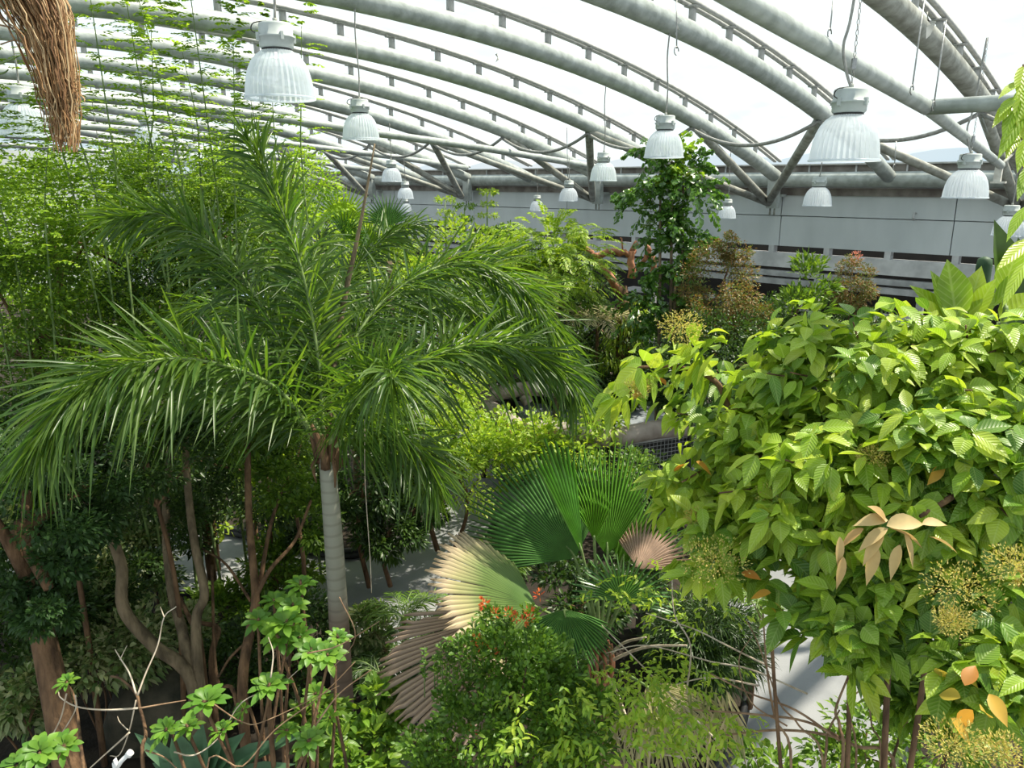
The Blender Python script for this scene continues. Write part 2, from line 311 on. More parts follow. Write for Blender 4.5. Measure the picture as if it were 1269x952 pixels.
T_SM = (A([(0, 0, 0), (.45, .5, .1), (1, 0, 0), (.45, -.5, .1)], dtype=float), A([(0, 3, 2), (0, 2, 1)]))
T_FT = T_blade([(0, 0), (.35, .22), (.75, .55), (1, 0)], .1)

class Leaves:
    """a pool of leaves of one plant"""
    def __init__(s): s.P = []; s.D = []; s.N = []; s.L = []; s.W = []; s.G = []; s.own = []
    def add(s, P, D, N, Ln, Wd, G=0., own=0):
        P = np.atleast_2d(P); n = len(P)
        s.P.append(P); s.D.append(np.broadcast_to(D, (n, 3))); s.N.append(np.broadcast_to(N, (n, 3)))
        for k, v in ((s.L, Ln), (s.W, Wd), (s.G, G), (s.own, own)): k.append(np.broadcast_to(v, (n,)))
    def cat(s):
        return [np.concatenate(x) for x in (s.P, s.D, s.N, s.L, s.W, s.G, s.own)]
def leafverts(tpl, P, D, N, Ln, Wd, G):
    tv, tf = tpl; D = norm(D); Y = norm(np.cross(N, D)); Nn = np.cross(D, Y)
    x = tv[:, 0][None, :, None]; y = tv[:, 1][None, :, None]; z = tv[:, 2][None, :, None]
    v = P[:, None]+D[:, None]*(Ln[:, None, None]*x)+Y[:, None]*(Wd[:, None, None]*y)+Nn[:, None]*(Wd[:, None, None]*z)
    g = (G*Ln)[:, None]*(tv[:, 0]**2)[None]
    v[..., 2] -= g
    return v-0, tf
def put_leaves(pool, tpl, mat, parent, name='leaf', n_ind=0, stuff='foliage', owners=None, cell=14, minpx=8, label=None):
    """the n_ind leaves that show largest become objects of their own, the others one mesh"""
    P, D, N, Ln, Wd, G, own = pool.cat(); n = len(P)
    V, tf = leafverts(tpl, P, D, N, Ln, Wd, G); tints = rng.random(n)
    ind = np.zeros(n, bool)
    if n_ind:
        C = V.mean(1)-CAM; d = C@FW; px = 634+F*C[:, 0]/d; py = 476-F*(C@CU)/d
        size = Ln*F/d; ok = (d > .3) & (px > 0) & (px < 1269) & (py > 0) & (py < 952) & (size >= minpx)
        best = {}
        for i in np.nonzero(ok)[0]:
            k = (int(px[i]//cell), int(py[i]//cell))
            if k not in best or d[i] < d[best[k]]: best[k] = i
        c = sorted(best.values(), key=lambda i: -size[i])[:n_ind]; ind[c] = True
    parents = owners or [parent]
    nv = V.shape[1]
    for i in np.nonzero(ind)[0]:
        mb = MB(); mb.add(V[i], tf, 0.); mb.u = tpl[0]; mb.build(name, mat, parents[int(own[i])], loc=P[i])
    for k in range(len(parents)):
        sel = (~ind) & (own == k); c = int(sel.sum())
        if not c: continue
        mb = MB(); f = (tf[None]+np.arange(c)[:, None, None]*nv).reshape(-1, 3)
        mb.add(V[sel].reshape(-1, 3), f, np.repeat(tints[sel], nv)); mb.u = np.tile(tpl[0], (c, 1)); mb.build(stuff, mat, parents[k], kind='stuff', label=label)

def rdir(n): return norm(rng.normal(size=(n, 3)))
def clumps(C, R, K, seed=None, flat=0.):
    """centres of leaf clumps over an ellipsoid's outside"""
    d = rdir(K); d[:, 2] = np.abs(d[:, 2])*.9+d[:, 2]*.1 if flat else d[:, 2]; d = norm(d)
    r = .55+.4*rng.random(K)**.6
    return A(C)+d*A(R)*r[:, None], d
def crown(pool, C, R, K, m, Ls, Ws, rc=.32, droop=.25, updir=.2, out=.6, updn=.8, own=0):
    cc, cd = clumps(C, R, K); mr = rc*(A(R).mean())
    n = K*m; q = rdir(n); rr = rng.random(n)**.45
    P = np.repeat(cc, m, 0)+q*(rr*mr)[:, None]*A([1, 1, .75])
    D = norm(q*out+np.repeat(cd, m, 0)*.35+rdir(n)*.45+UP*updir)
    N = norm(UP*updn+q*.35+rdir(n)*.45)
    pool.add(P, D, N, Ls*(.7+.6*rng.random(n)), Ws*(.7+.6*rng.random(n)), droop*(.5+rng.random(n)), own)
    return cc
def pinnate(pool, P0, D0, Ln, pairs, ll, lw, ang=60, sag=.35, stem=None, sr=.004, own=0, roll=0., up=UP, side_droop=.2, t0=.15, taper=.5, N0=None, jit=.12):
    """one compound leaf: rachis with paired leaflets"""
    s = np.linspace(0, 1, 8); D0 = norm(D0)
    pts = P0+np.outer(s*Ln, D0); pts[:, 2] -= sag*Ln*s**2
    pinn_path(pool, pts, pairs, ll, lw, ang, own, roll, side_droop, t0, taper, N0, jit=jit)
    if stem is not None: tube(stem, pts, [sr, sr*.4], 4, False)
def pinn_path(pool, pts, pairs, ll, lw, ang=60, own=0, roll=0., droop=.2, t0=.1, taper=.5, N0=None, fwd=0., jit=.12, droop_rand=.5):
    pts = np.asarray(pts); seg = np.linalg.norm(np.diff(pts, axis=0), axis=1); cl = np.concatenate([[0], np.cumsum(seg)]); cl /= cl[-1]
    tt = np.linspace(t0, 1, pairs); tt = np.repeat(tt, 2)+rng.normal(size=pairs*2)*.3/pairs; tt = np.clip(tt, t0, 1)
    P = np.stack([np.interp(tt, cl, pts[:, i]) for i in range(3)], 1)
    T = norm(np.gradient(pts, axis=0)); T = norm(np.stack([np.interp(tt, cl, T[:, i]) for i in range(3)], 1))
    up = N0 if N0 is not None else UP
    S = norm(np.cross(T, up)+1e-6); Nn = np.cross(S, T)
    sd = np.tile([1., -1.], pairs)[:, None]; n = len(tt)
    a = np.radians(ang*(1-.45*tt)+rng.normal(size=n)*6)[:, None]
    ro = (rng.normal(size=n)*roll)[:, None]
    lat = S*sd*np.cos(ro)+Nn*np.sin(ro)
    D = norm(T*np.cos(a)+lat*np.sin(a)+rng.normal(size=(n, 3))*jit)
    N = norm(Nn*np.cos(ro)-S*sd*np.sin(ro)+rng.normal(size=(n, 3))*.15)
    k = 1-taper*np.abs(2*tt-.9)**2
    k = np.clip(k, .25, 1)*(.85+.3*rng.random(n))
    pool.add(P, D, N, ll*k, lw*(.8+.4*k), droop*(1-droop_rand+2*droop_rand*rng.random(n)), own)

exec_later = []
# ================================================================== THE HALL
VW = 17.0                                    # distance of the long wall
US = [.80, 3.20, 5.57, 7.95, 10.38, 12.85, 15.35, 17.9, 20.3, 22.8, 25.3, 27.8, 30.3, 32.8]
def az(v): return H+2.03-.01375*(v-5)**2     # arch curve
vv = np.linspace(-6.5, 16.85, 34)
stub = None
NAMES = {.80: 'grey steel roof arch rising out of the top right corner of the view',
 3.20: 'weathered grey roof arch coming down steeply behind the leaves at the right edge',
 5.57: 'grey tubular roof arch passing just behind the large hanging lamp on the right',
 7.95: 'thick grey roof arch across the middle of the sky, landing right of the fishtail palm',
 10.38: 'second grey roof arch behind the middle one, its foot hidden by the fishtail palm'}
for k, U in enumerate(US):
    a = thing('roof_arch', NAMES.get(U, 'far grey tubular roof arch seen beyond the green feathery treetops'), None, W3(U, 16.8, H), None if U in NAMES else 'far roof arches', 'structure')
    vmin = 2.2 if U < 2 else (-1 if U < 4 else -6.5)
    q = vv[vv > vmin] if U < 4 else vv
    c = A([W3(U, v, az(v)) for v in q])
    mb = MB(); tube(mb, c, .135, 14); mb.build('tube', M['steel_dirty'] if U < 4 else M['steel'], a)
    mb = MB()
    for s in (-.06, .06):
        cc = c+UP*.31+UH*s; n = len(cc)
        for dz0, dz1, w in ((0, .045, .03),):
            v = []; f = []
            for i in range(n): v += [cc[i]-UH*w, cc[i]+UH*w, cc[i]+UH*w+UP*dz1, cc[i]-UH*w+UP*dz1]
            for i in range(n-1):
                for e in range(4): p0, p1 = i*4+e, i*4+(e+1) % 4; f += [(p0, p1, p1+4), (p0, p1+4, p0+4)]
            mb.add(v, f)
    mb.build('clamp_rail', M['steel_thin'], a)
    for v0 in np.arange(vmin+.4, 16.6, .95):
        loc = W3(U, v0, az(v0)+.1)
        if stub is None:
            mb = MB(); box(mb, loc+UP*.11, .08, .06, .20, VH, UH); box(mb, loc+UP*.205, .15, .16, .02, VH, UH)
            o = mb.build('rail_bracket', M['steel_thin'], a, loc=loc); stub = o
        else:
            o = stub.copy(); scn.collection.objects.link(o); o.parent = a; o.location = loc-A(a['_o'])
# roof film, one bulging sheet per bay
ceil = thing('ceiling', None, None, W3(15, 5, H+2.5), kind='structure')
ext = [-4.0, -1.6]+US
for k in range(len(ext)-1):
    u0, u1 = ext[k], ext[k+1]; mb = MB(); g = []
    for v in np.linspace(-6.5, 16.9, 26):
        for s in np.linspace(0, 1, 7): g.append(W3(u0+(u1-u0)*s, v, az(v)+.38+.16*math.sin(math.pi*s)))
    f = []
    for i in range(25):
        for j in range(6): a0 = i*7+j; f += [(a0, a0+1, a0+8), (a0, a0+8, a0+7)]
    mb.add(g, f); mb.build('film_panel', M['film'], ceil)

# far long wall
ua, ub = -6., 42.
wl = thing('wall_right', None, None, W3(10, VW+.4, 0), kind='structure')
def wbox(name, u0, u1, z0, z1, v0, v1, mat, par=None):
    mb = MB(); box(mb, W3((u0+u1)/2, (v0+v1)/2, H+(z0+z1)/2), u1-u0, v1-v0, z1-z0, UH, VH); return mb.build(name, mat, par if par is not None else wl, smooth=False)
mb = MB(); tube(mb, A([W3(u, VW-.05, H+.04) for u in np.linspace(ua, ub, 30)]), .16, 16); mb.build('eaves_pipe', M['steel'], wl)
wbox('gutter_flashing', ua, ub, .20, .34, VW+.05, VW+.30, M['brownflash'])
wbox('film_edge_rail', ua, ub, .34, .37, VW-.05, VW+.12, M['steel_thin'])
for u in np.arange(ua+.3, ub, 1.0): wbox('flashing_clip', u-.015, u+.015, .20, .35, VW+.02, VW+.05, M['white_ledge'])
wbox('seam_light_blocker', ua, ub, -1.44, .2, VW+.38, VW+.44, M['wall'])  # added behind the panels to keep sky light out of the seams
wbox('dark_band_board', ua, ub, -.30, -.14, VW+.10, VW+.3, M['brownflash'])  # dark brown band below the eaves pipe
e = [ua]; x = 3.2-2.4*3
pan = [-6, -1.9, 1.2, 4.35, 7.9, 11.4, 14.2, 18., 22., 26., 30., 36., 42.]
for i in range(len(pan)-1):
    wbox('upper_wall_panel', pan[i]+.01, pan[i+1]-.01, -.74, -.30, VW+.14, VW+.34, M['wall'])
    wbox('lower_wall_panel', pan[i]+.01, pan[i+1]-.01, -1.42, -.757, VW+.16, VW+.36, M['wall'])
wbox('painted_void_shade', ua, ub, -5.2, -1.40, VW+1.2, VW+1.3, M['black'])  # near-black sheet standing in for the shade inside the openings
for i, u in enumerate(np.arange(ua, ub, 1.28)): wbox('slot_mullion', u-.06, u+.06, -1.58, -1.42, VW+.16, VW+.36, M['white_ledge'])
wbox('white_ledge', ua, ub, -1.90, -1.58, VW+.10, VW+.40, M['white_ledge'])
wbox('window_head_rail', ua, ub, -2.10, -1.98, VW+.05, VW+.25, M['rail_grey'])
wbox('window_head_rail', ua, ub, -2.28, -2.15, VW+.0, VW+.2, M['rail_grey'])
for u in np.arange(ua, ub, 2.15): wbox('window_post', u-.06, u+.06, -5.2, -2.1, VW+.05, VW+.2, M['rail_grey'])
for u in np.arange(ua, ub, 2.15): wbox('inner_shelf', u+.25, u+1.3, -2.92, -2.86, VW+.5, VW+1.1, M['white_ledge'])
mb = MB(); tube(mb, smoothpath([W3(5.05, VW+.1, H-.62), W3(5.05, VW-.02, H-.62), W3(5.05, VW-.02, H-.74), W3(5.05, VW+.1, H-.74)], 2), .02, 5); mb.build('wall_outlet', M['rail_grey'], wl)
# columns and raking struts under the eaves
for i in range(0, len(US)-1):
    if i % 2 == 0 and i > 0: continue
    U = US[i] if i else US[0]
    if i == 0: continue
    a = thing('eaves_column', 'grey eaves column with raking roof struts' if U > 13 else {3.2: 'grey eaves column with struts at the right edge of the view', 7.95: 'grey eaves column where three struts meet, right of the fishtail palm', 12.85: 'grey eaves column where three struts meet, left of the fishtail palm'}[U], None, W3(U, 16.75, 0), None, 'structure')
    mb = MB(); box(mb, W3(U, 16.78, H-.25), .24, .16, .66, UH, VH); mb.build('column_head', M['steel'], a, smooth=False)
    mb = MB(); box(mb, W3(U, 17.02, H-.30), .30, .30, .05, UH, VH); mb.build('wall_bracket', M['steel'], a, smooth=False)
    node = W3(U, 16.55, H-.46)
    own = W3(U, 13.35, az(13.35)-.10); nb = W3(US[i-1], 13.2, az(13.2)-.12); nf = W3(US[i+1], 13.2, az(13.2)-.12)
    for q, r in ((own, .085), (nb, .085), (nf, .075)):
        mb = MB(); tube(mb, A([node, node*.5+q*.5, q]), r, 10); mb.build('raking_strut', M['steel_dirty'], a)
        d = norm(node-q); mb = MB(); box(mb, q+d*.22, .44, .02, .2, d, norm(np.cross(d, UP))); mb.build('gusset_plate', M['steel'], a, smooth=False)
    for s in (-.05, .05):
        mb = MB(); tube(mb, A([W3(U+s, 16.78, H-.58), W3(U+s, 16.78, H-.72)]), .02, 6); mb.build('anchor_bolt', M['steel_dirty'], a)
# inner tie chords
a = thing('tie_chord', 'bent grey tie tube with a cross tube, hanging inside the roof at upper right', None, onplane(1148, 133, 2.4), None, 'structure')
bend = onplane(1148, 133, 2.4)
mb = MB(); c = smoothpath([onplane(700, -130, 2.4), onplane(917, 0, 2.4), onplane(1060, 82, 2.4), bend], 5); tube(mb, c, .068, 12); mb.build('tube', M['steel'], a)
mb = MB(); tube(mb, smoothpath([bend, bend*.4+onplane(1240, 205, 3.0)*.6, onplane(1240, 205, 3.0)], 3), .06, 12); mb.build('lower_tube', M['steel'], a)
mb = MB(); tube(mb, A([bend+UH*.02, bend-UH*1.2, bend-UH*2.6]), .068, 12); mb.build('cross_tube', M['steel'], a)
e = onplane(1240, 205, 3.0); mb = MB(); box(mb, e-UP*.12+UH*.02, .1, .06, .26, UH, VH); box(mb, e-UP*.25, .2, .1, .03, UH, VH); mb.build('end_bracket', M['dry_tape'], a, smooth=False)
mb = MB(); tube(mb, A([e, W3(3.2, 15.6, az(15.6))]), .03, 6); mb.build('link_rod', M['steel_dirty'], a)
a = thing('tie_chord', 'long thin grey tie tube crossing the roof left of centre', None, onplane(600, 185, 12.6), None, 'structure')
mb = MB(); tube(mb, smoothpath([onplane(-120, 100, 12.6), onplane(40, 115, 12.6), onplane(260, 135, 12.6), onplane(473, 166, 12.6), onplane(600, 184, 12.6), onplane(738, 207, 12.6)], 4), .075, 10); mb.build('tube', M['steel'], a)
for i in (7, 9, 11):
    a = thing('tie_chord', 'far thin grey tie tube among the treetops', None, W3(US[i], 8, H+1), 'far tie tubes', 'structure')
    mb = MB(); tube(mb, A([W3(US[i]-.2, v, H+1.15-.0035*(v-2)**2) for v in np.linspace(-6, 16.6, 9)]), .075, 8); mb.build('tube', M['steel'], a)

# slack cable conduits from arch to arch
CL = {0: 'slack grey conduit running off the right edge above the warm-lit lamp', 1: 'slack grey conduit sagging right of the large hanging lamp', 2: 'slack grey conduit sagging left of the large hanging lamp', 3: 'slack grey conduit sagging right of the middle arch, behind the centre lamp', 4: 'slack grey conduit sagging above the leftmost raking struts', 5: 'far slack grey conduit behind the long tie tube'}
for k in range(0, 9):
    p, q = W3(US[k+1], 13.15, az(13.15)-.16), W3(US[k], 13.15, az(13.15)-.16)
    s = np.linspace(0, 1, 18)[:, None]; c = p+(q-p)*s; c[:, 2] -= .34*4*(s*(1-s))[:, 0]
    mb = MB(); tube(mb, c, .033, 7)
    tag(mb.build('conduit', M['cable'], None, loc=p), CL.get(k, 'slack grey conduit sagging between far roof arches'), 'cable', 'slack conduits')
# bits of torn film caught on the tubes
for x, y, d, lab in ((616, 62, 11.6, 'scrap of torn white film stuck under the middle roof arch'), (845, 18, 6.9, 'crumpled white film wrapped round the second arch near the top'), (1155, 15, 7.0, 'torn white film dangling from the top right arch')):
    c = at(x, y, d); mb = MB()
    v = [c+rdir(1)[0]*.055+UP*(-.025*k) for k in range(8)]; mb.add(v, [(0, 1, 2), (1, 3, 2), (2, 3, 4), (3, 5, 4), (4, 5, 6), (5, 7, 6)])
    tag(mb.build('torn_film', M['dry_tape'], None, loc=c), lab, 'film scrap')

# ------------------------------------------------------------------ floor, beds
mb = MB(); box(mb, W3(15, 3.2, -.1), 60, 27.8, .2, UH, VH); o = mb.build('floor', M['path'], None, smooth=False); o['kind'] = 'structure'
def bed(name, px, label=None, h=.14):
    g = [ground(*q) if len(q) == 2 else A(q) for q in px]; g = [A([a[0], a[1], 0]) for a in g]
    g = smoothpath(g+[g[0]], 4)[:-1]; c = g.mean(0); n = len(g)
    t = thing(name, None, None, c, kind='structure')
    mb = MB(); v = [p+UP*.01 for p in g]+[p+UP*h*.8 for p in g]+[c+UP*(h+.1)]+[c+(p-c)*.6+UP*(h+.05) for p in g]; f = []
    for i in range(n):
        j = (i+1) % n; f += [(i, j, n+j), (i, n+j, n+i), (n+i, n+j, 2*n+1+j), (n+i, 2*n+1+j, 2*n+1+i), (2*n+1+i, 2*n+1+j, 2*n)]
    mb.add(v, f); mb.build('soil', M['soil'], t, smooth=False)
    mb = MB(); tube(mb, np.vstack([g, g[:1]])+UP*h*.5, .05, 6, False); tube(mb, np.vstack([g, g[:1]])+UP*h, .035, 6, False); mb.build('rubber_edging', M['edging'], t)
bed('planting_bed', [(250, 655), (330, 676), (420, 694), (480, 682), (530, 655), (552, 610), (545, 575), (520, 548), (300, 530), (100, 600)])
bed('planting_bed', [(-300, 740), (100, 745), (240, 748), (330, 752), (415, 770), (452, 830), (470, 900), (478, 960), (300, 1100), (-200, 1100)])
bed('planting_bed', [(612, 655), (720, 622), (850, 640), (890, 705), (895, 760), (925, 850), (890, 960), (760, 1030), (560, 1010), (515, 900), (520, 830), (545, 765), (580, 725)])
bed('planting_bed', [(600, 545), (625, 600), (700, 615), (820, 610), (930, 640), (1020, 700), (1300, 760), (1500, 640), (1200, 500), (800, 480), (640, 500)])
bed('planting_bed', [(1180, 985), (1130, 960), (1160, 880), (1240, 850), (1400, 850), (1500, 1000)])
bed('planting_bed', [(-200, 640), (200, 640), (320, 520), (520, 540), (600, 500), (560, 470), (100, 455), (-400, 520)])

bed('planting_bed', [W3(15.5, -5.5, 0), W3(26, -6, 0), W3(40, -5, 0), W3(41, 6, 0), W3(38, 15.5, 0), W3(24, 16, 0), W3(17, 14.5, 0), W3(15.8, 5, 0)])
bed('planting_bed', [W3(2, 13.2, 0), W3(8, 13.6, 0), W3(14, 14, 0), W3(16, 15, 0), W3(14, 16.6, 0), W3(4, 16.7, 0), W3(-2, 16, 0)])
# ------------------------------------------------------------------ lamps
def lamp(x, yb, w, d, lab, top, kind='cable', grp='industrial pendant lamps'):
    """x, yb: centre of the dome's rim; w width in px; top: world height where it hangs"""
    R = w*d/F/2; c = at(x, yb, d); s = R/.23
    t = thing('pendant_lamp', lab, 'lamp', c, grp)
    pr = [(.230, 0), (.229, .015), (.225, .06), (.216, .12), (.200, .18), (.176, .23), (.143, .27), (.112, .292), (.10, .30)]
    mb = MB(); lathe(mb, c, [(a*s, b*s) for a, b in pr], 72, .055); mb.build('dome', M['dome'], t, smooth=False)
    mb = MB(); lathe(mb, c, [(a*s, b*s) for a, b in ((.236, -.006), (.238, .004), (.231, .008), (.226, .0), (.232, -.008), (.236, -.006))], 48); mb.build('rim', M['dome'], t)
    mb = MB(); lathe(mb, c, [(a*s, b*s) for a, b in ((.0, .297), (.098, .297), (.098, .311), (.09, .311), (0, .311))], 28); mb.build('dark_gasket', M['black_wire'], t)
    mb = MB(); lathe(mb, c, [(a*s, b*s) for a, b in ((0, .311), (.104, .313), (.112, .325), (.112, .375), (.122, .378), (.122, .387), (.112, .39), (.110, .455), (.106, .465), (.095, .469), (.0, .471))], 28, .0); mb.build('ballast_housing', M['housing'], t)
    if w > 30:
        for k in range(4):
            a = k*math.pi/2+.6; q = c+A([math.cos(a), math.sin(a), 0])*.117*s+UP*.38*s
            mb = MB(); box(mb, q, .03*s, .02*s, .05*s, A([math.cos(a), math.sin(a), 0]), A([-math.sin(a), math.cos(a), 0])); mb.build('clip', M['housing'], t, smooth=False)
    if w > 40:
        q = c+A([-.11, -.02, .42])*s
        mb = MB(); tube(mb, smoothpath([q+A([.0, -.04, -.02])*s, q+A([-.03, -.05, .0])*s, q+A([-.01, -.05, .04])*s, q+A([.07, -.03, .055])*s], 4), .0045, 5); mb.build('wire_loop', M['black_wire'], t)
    tp = c+UP*.471*s; hz = max(top-tp[2], .15)
    mb = MB(); lathe(mb, tp, [(.0, 0), (.016*s, 0), (.016*s, .03*s), (0, .03*s)], 10); mb.build('eye_bolt', M['steel_dirty'], t)
    if kind == 'cable':
        mb = MB(); tube(mb, smoothpath([tp, tp+A([.01, 0, hz*.3]), tp+A([-.012, .01, hz*.7]), tp+UP*hz], 4), .009*max(s, .8), 6); mb.build('cable', M['cable'], t)
    else:
        n = int(hz/.034)
        for side in (0,):
            mb = MB()
            for k in range(n):
                z = tp+UP*(k*.034+.02); a = k % 2*math.pi/2; e = A([math.cos(a), math.sin(a), 0])
                th = np.linspace(0, 2*math.pi, 7); tube(mb, z+np.outer(np.cos(th)*.009, e)+np.outer(np.sin(th)*.021, UP), .0028, 4, False)
            mb.build('chain', M['chain'], t)
        mb = MB(); tube(mb, smoothpath([tp, tp+A([-.05, 0, .12]), tp+A([-.085, .0, .28]), tp+A([-.05, .0, .5]), tp+A([-.01, 0, hz])], 5), .010, 7); mb.build('cable', M['cable'], t)
        mb = MB(); box(mb, tp+UP*.16, .03, .02, .07); mb.build('turnbuckle', M['chain'], t, smooth=False)
def atop(v): return az(v)-.1
def lampA(x, yb, w, d, lab, kind='cable', top=None):
    c = at(x, yb, d); v = c@VH; lamp(x, yb, w, d, lab, az(v)-.12 if top is None else top, kind)
lampA(347, 122, 84, 5.75, 'large ribbed dome lamp at upper left on a curved grey cable, closest on the left')
lampA(1045, 199, 82, 5.5, 'large ribbed dome lamp at upper right hung on a chain from the bent tie tube', 'chain')
lampA(447, 172, 45, 9.1, 'ribbed dome lamp hanging just right of the large left lamp, above the palm spear')
lampA(822, 195, 48, 9.6, 'ribbed dome lamp hanging in front of the top of the fishtail palm', 'cable')
lampA(1195, 245, 51, 8.9, 'warm-lit ribbed dome lamp on chains below the cross tube at right', 'chain')
lampA(747, 224, 33, 12.6, 'dome lamp on a long cable left of the fishtail palm crown')
lampA(1012, 255, 34, 13.1, 'dome lamp hanging below the large right lamp, against the grey wall')
lampA(900, 270, 22, 15.7, 'small dome lamp in front of the wall just right of the fishtail palm')
lampA(485, 225, 25, 18.2, 'small dome lamp right of the palm spear, upper of the pair')
lampA(502, 246, 20, 21.6, 'small dome lamp right of the palm spear, lower of the pair')
lampA(704, 249, 24, 18.8, 'small dome lamp below the meeting struts left of centre')
lampA(665, 261, 18, 20.6, 'smallest dome lamp low against the wall above the yellow-green feathery shrub')
lampA(1248, 292, 36, 12.9, 'dome lamp at the right edge hanging low in front of dark banana leaves')
lampA(32, 168, 56, 8.8, 'bluish dome lamp at the left edge behind the dry hanging fibres')
lampA(184, 178, 32, 14.4, 'far dome lamp half hidden among the feathery treetop stems')
lampA(242, 206, 26, 17.0, 'far dome lamp behind the treetop, right of the half hidden one')
lampA(503, 262, 15, 23.4, 'farthest dome lamp, just beneath the lower lamp of the pair')
lampA(128, 232, 26, 16.3, 'far dome lamp low behind the dense green leaves at left')
# hanging wires with clips (no lamp)
for x0, y0, x1, y1, d, lab in ((1145, 0, 1130, 108, 5.9, 'thin steel wire with clip hooked on the bent tie tube, left one'), (1172, 25, 1157, 128, 6.0, 'thin steel wire with clip beside the bend of the tie tube, right one'), (1032, 0, 1028, 38, 5.8, 'thin steel wire with clip hooked on the tie tube above the large lamp'),
                               (838, -5, 838, 60, 6.6, 'long wire down from the second arch above the centre lamp'), (702, 158, 703, 222, 12.4, 'thin wire hanging from the arch left of centre'), (1110, 175, 1108, 205, 9.0, 'short wire hanging beside the warm-lit lamp')):
    p, q = at(x0, y0, d), at(x1, y1, d); p = A([q[0], q[1], p[2]])+(p-q)*A([1, 1, 0]); mb = MB(); tube(mb, A([p, (p+q)/2, q]), .006, 5)
    t = tag(mb.build('hanging_wire', M['chain'], None, loc=q), lab, 'wire', 'hanging wires')
    th = np.linspace(0, math.pi*1.5, 9); mb = MB(); tube(mb, q+np.outer(np.cos(th)*.035, VH)+np.outer(np.sin(th)*.035-.02, UP), .005, 5); mb.build('clip', M['chain'], t)
# end wall far to the left, mostly behind the trees
eb = thing('wall_back', None, None, W3(42.2, 5, 0), kind='structure')
wbox('end_wall_panel', 42.1, 42.3, -5.2, 1.4, -7, 17.3, M['wall'], eb)

# ================================================================== PLANTS
def gb(x, y, d):
    p = at(x, y, d); return A([p[0], p[1], .1])
def limb(mat, par, pts, r0, r1, name='branch', seg=7, jitter=.0, label=None):
    c = smoothpath([A(q) for q in pts], 5)
    if jitter: c[1:-1] += rng.normal(size=(len(c)-2, 3))*jitter
    mb = MB(); tube(mb, c, [r0, r1], seg); return mb.build(name, mat, par, label=label)
DENS = 1.6
def shrub(name, label, blobs, lm, Ls, Ws, K, m, cat='shrub', group=None, bark='bark_brown', tr=.035, tpl=T_SM, rc=.33, droop=.25, base=None, nbr=3, out=.6, updn=.8, n_ind=0, stems=1, updir=.2, tname='stem', cell=14, minpx=9, spread=.2, two=None):
    """blobs: (x, y, depth, rx, ry) in photo pixels at a depth; one plant with stems and a clumped crown"""
    x, y, d, rx, ry = blobs[0]
    b = base if base is not None else gb(x, y, d); b = A([b[0], b[1], .1])
    t = thing(name, label, cat, b, group)
    pool = Leaves(); tot = sum(q[3]*q[4] for q in blobs); ends = []
    for (x, y, d, rx, ry) in blobs:
        c = at(x, y, d); R = A([rx*d/F, rx*d/F, ry*d/F]); k = max(3, int(K*rx*ry/tot))
        cc = crown(pool, c, R, k, int(m*DENS), Ls, Ws, rc, droop, updir, out, updn); ends.append((c, cc))
    put_leaves(pool, tpl, L[lm], t, n_ind=n_ind, cell=cell, minpx=minpx)
    for s in range(stems):
        off = A([*(rng.normal(size=2)*.10*(stems > 1)), 0]); c0 = ends[s % len(ends)][0]
        top = c0+A([*(rng.normal(size=2)*spread*(stems > 1)), -.1]); mid = (b+off)*.45+top*.55+A([*(rng.normal(size=2)*.06), 0])
        limb(M[bark], t, [b+off, mid, top], tr, tr*.5, tname)
        cc = ends[s % len(ends)][1]
        for k in range(nbr):
            e = cc[rng.integers(len(cc))]; st = mid*.3+top*.7; limb(M[bark], t, [st, (st+e)/2+UP*.05, e], tr*.45, tr*.12)
    if len(ends) > 1 and stems == 1:
        for c, cc in ends[1:]: limb(M[bark], t, [ends[0][0]-UP*.1, (ends[0][0]+c)/2-UP*.05, c], tr*.5, tr*.25)
    return t

# ---------------- the big foxtail palm
PD = 6.25
tb = ground(428, 955); tb = A([.0, 0, 0])+at(404, 566, PD); top = tb.copy(); base = A([top[0]-.02, top[1], .1])
palm = thing('foxtail_palm', 'tall foxtail palm with ringed grey trunk and huge bushy arching fronds, left of centre', 'palm', base)
zs = np.linspace(0, 1, 14)[:, None]; c = base+(top-base)*zs+A([.025, 0, 0])*np.sin(zs*3.0)
mb = MB(); tube(mb, c, [.125, .105, .098, .09, .085, .08, .078, .072, .066], 18); mb.build('trunk', M['palm_trunk'], palm)
for k in range(9):        # brown leaf bases and sheaths round the top
    a = k*2.4; q = A([math.cos(a), math.sin(a), 0]); z0 = top+UP*(.02*k-.12)
    mb = MB(); tube(mb, smoothpath([z0+q*.05, z0+q*.075+UP*.12, z0+q*(.08+.01*k)+UP*.30], 3), [.045, .035, .012], 6); mb.build('leaf_sheath', M['bark_brown'], palm)
for k in range(4):
    a = k*1.7+.4; q = A([math.cos(a), math.sin(a), 0]); mb = MB()
    tube(mb, smoothpath([top+q*.07, top+q*.12-UP*.05, top+q*.10-UP*(.12+.04*k)], 3), [.012, .02, .006], 5); mb.build('torn_sheath', M['bark_brown'], palm)
pool = Leaves(); fr = []
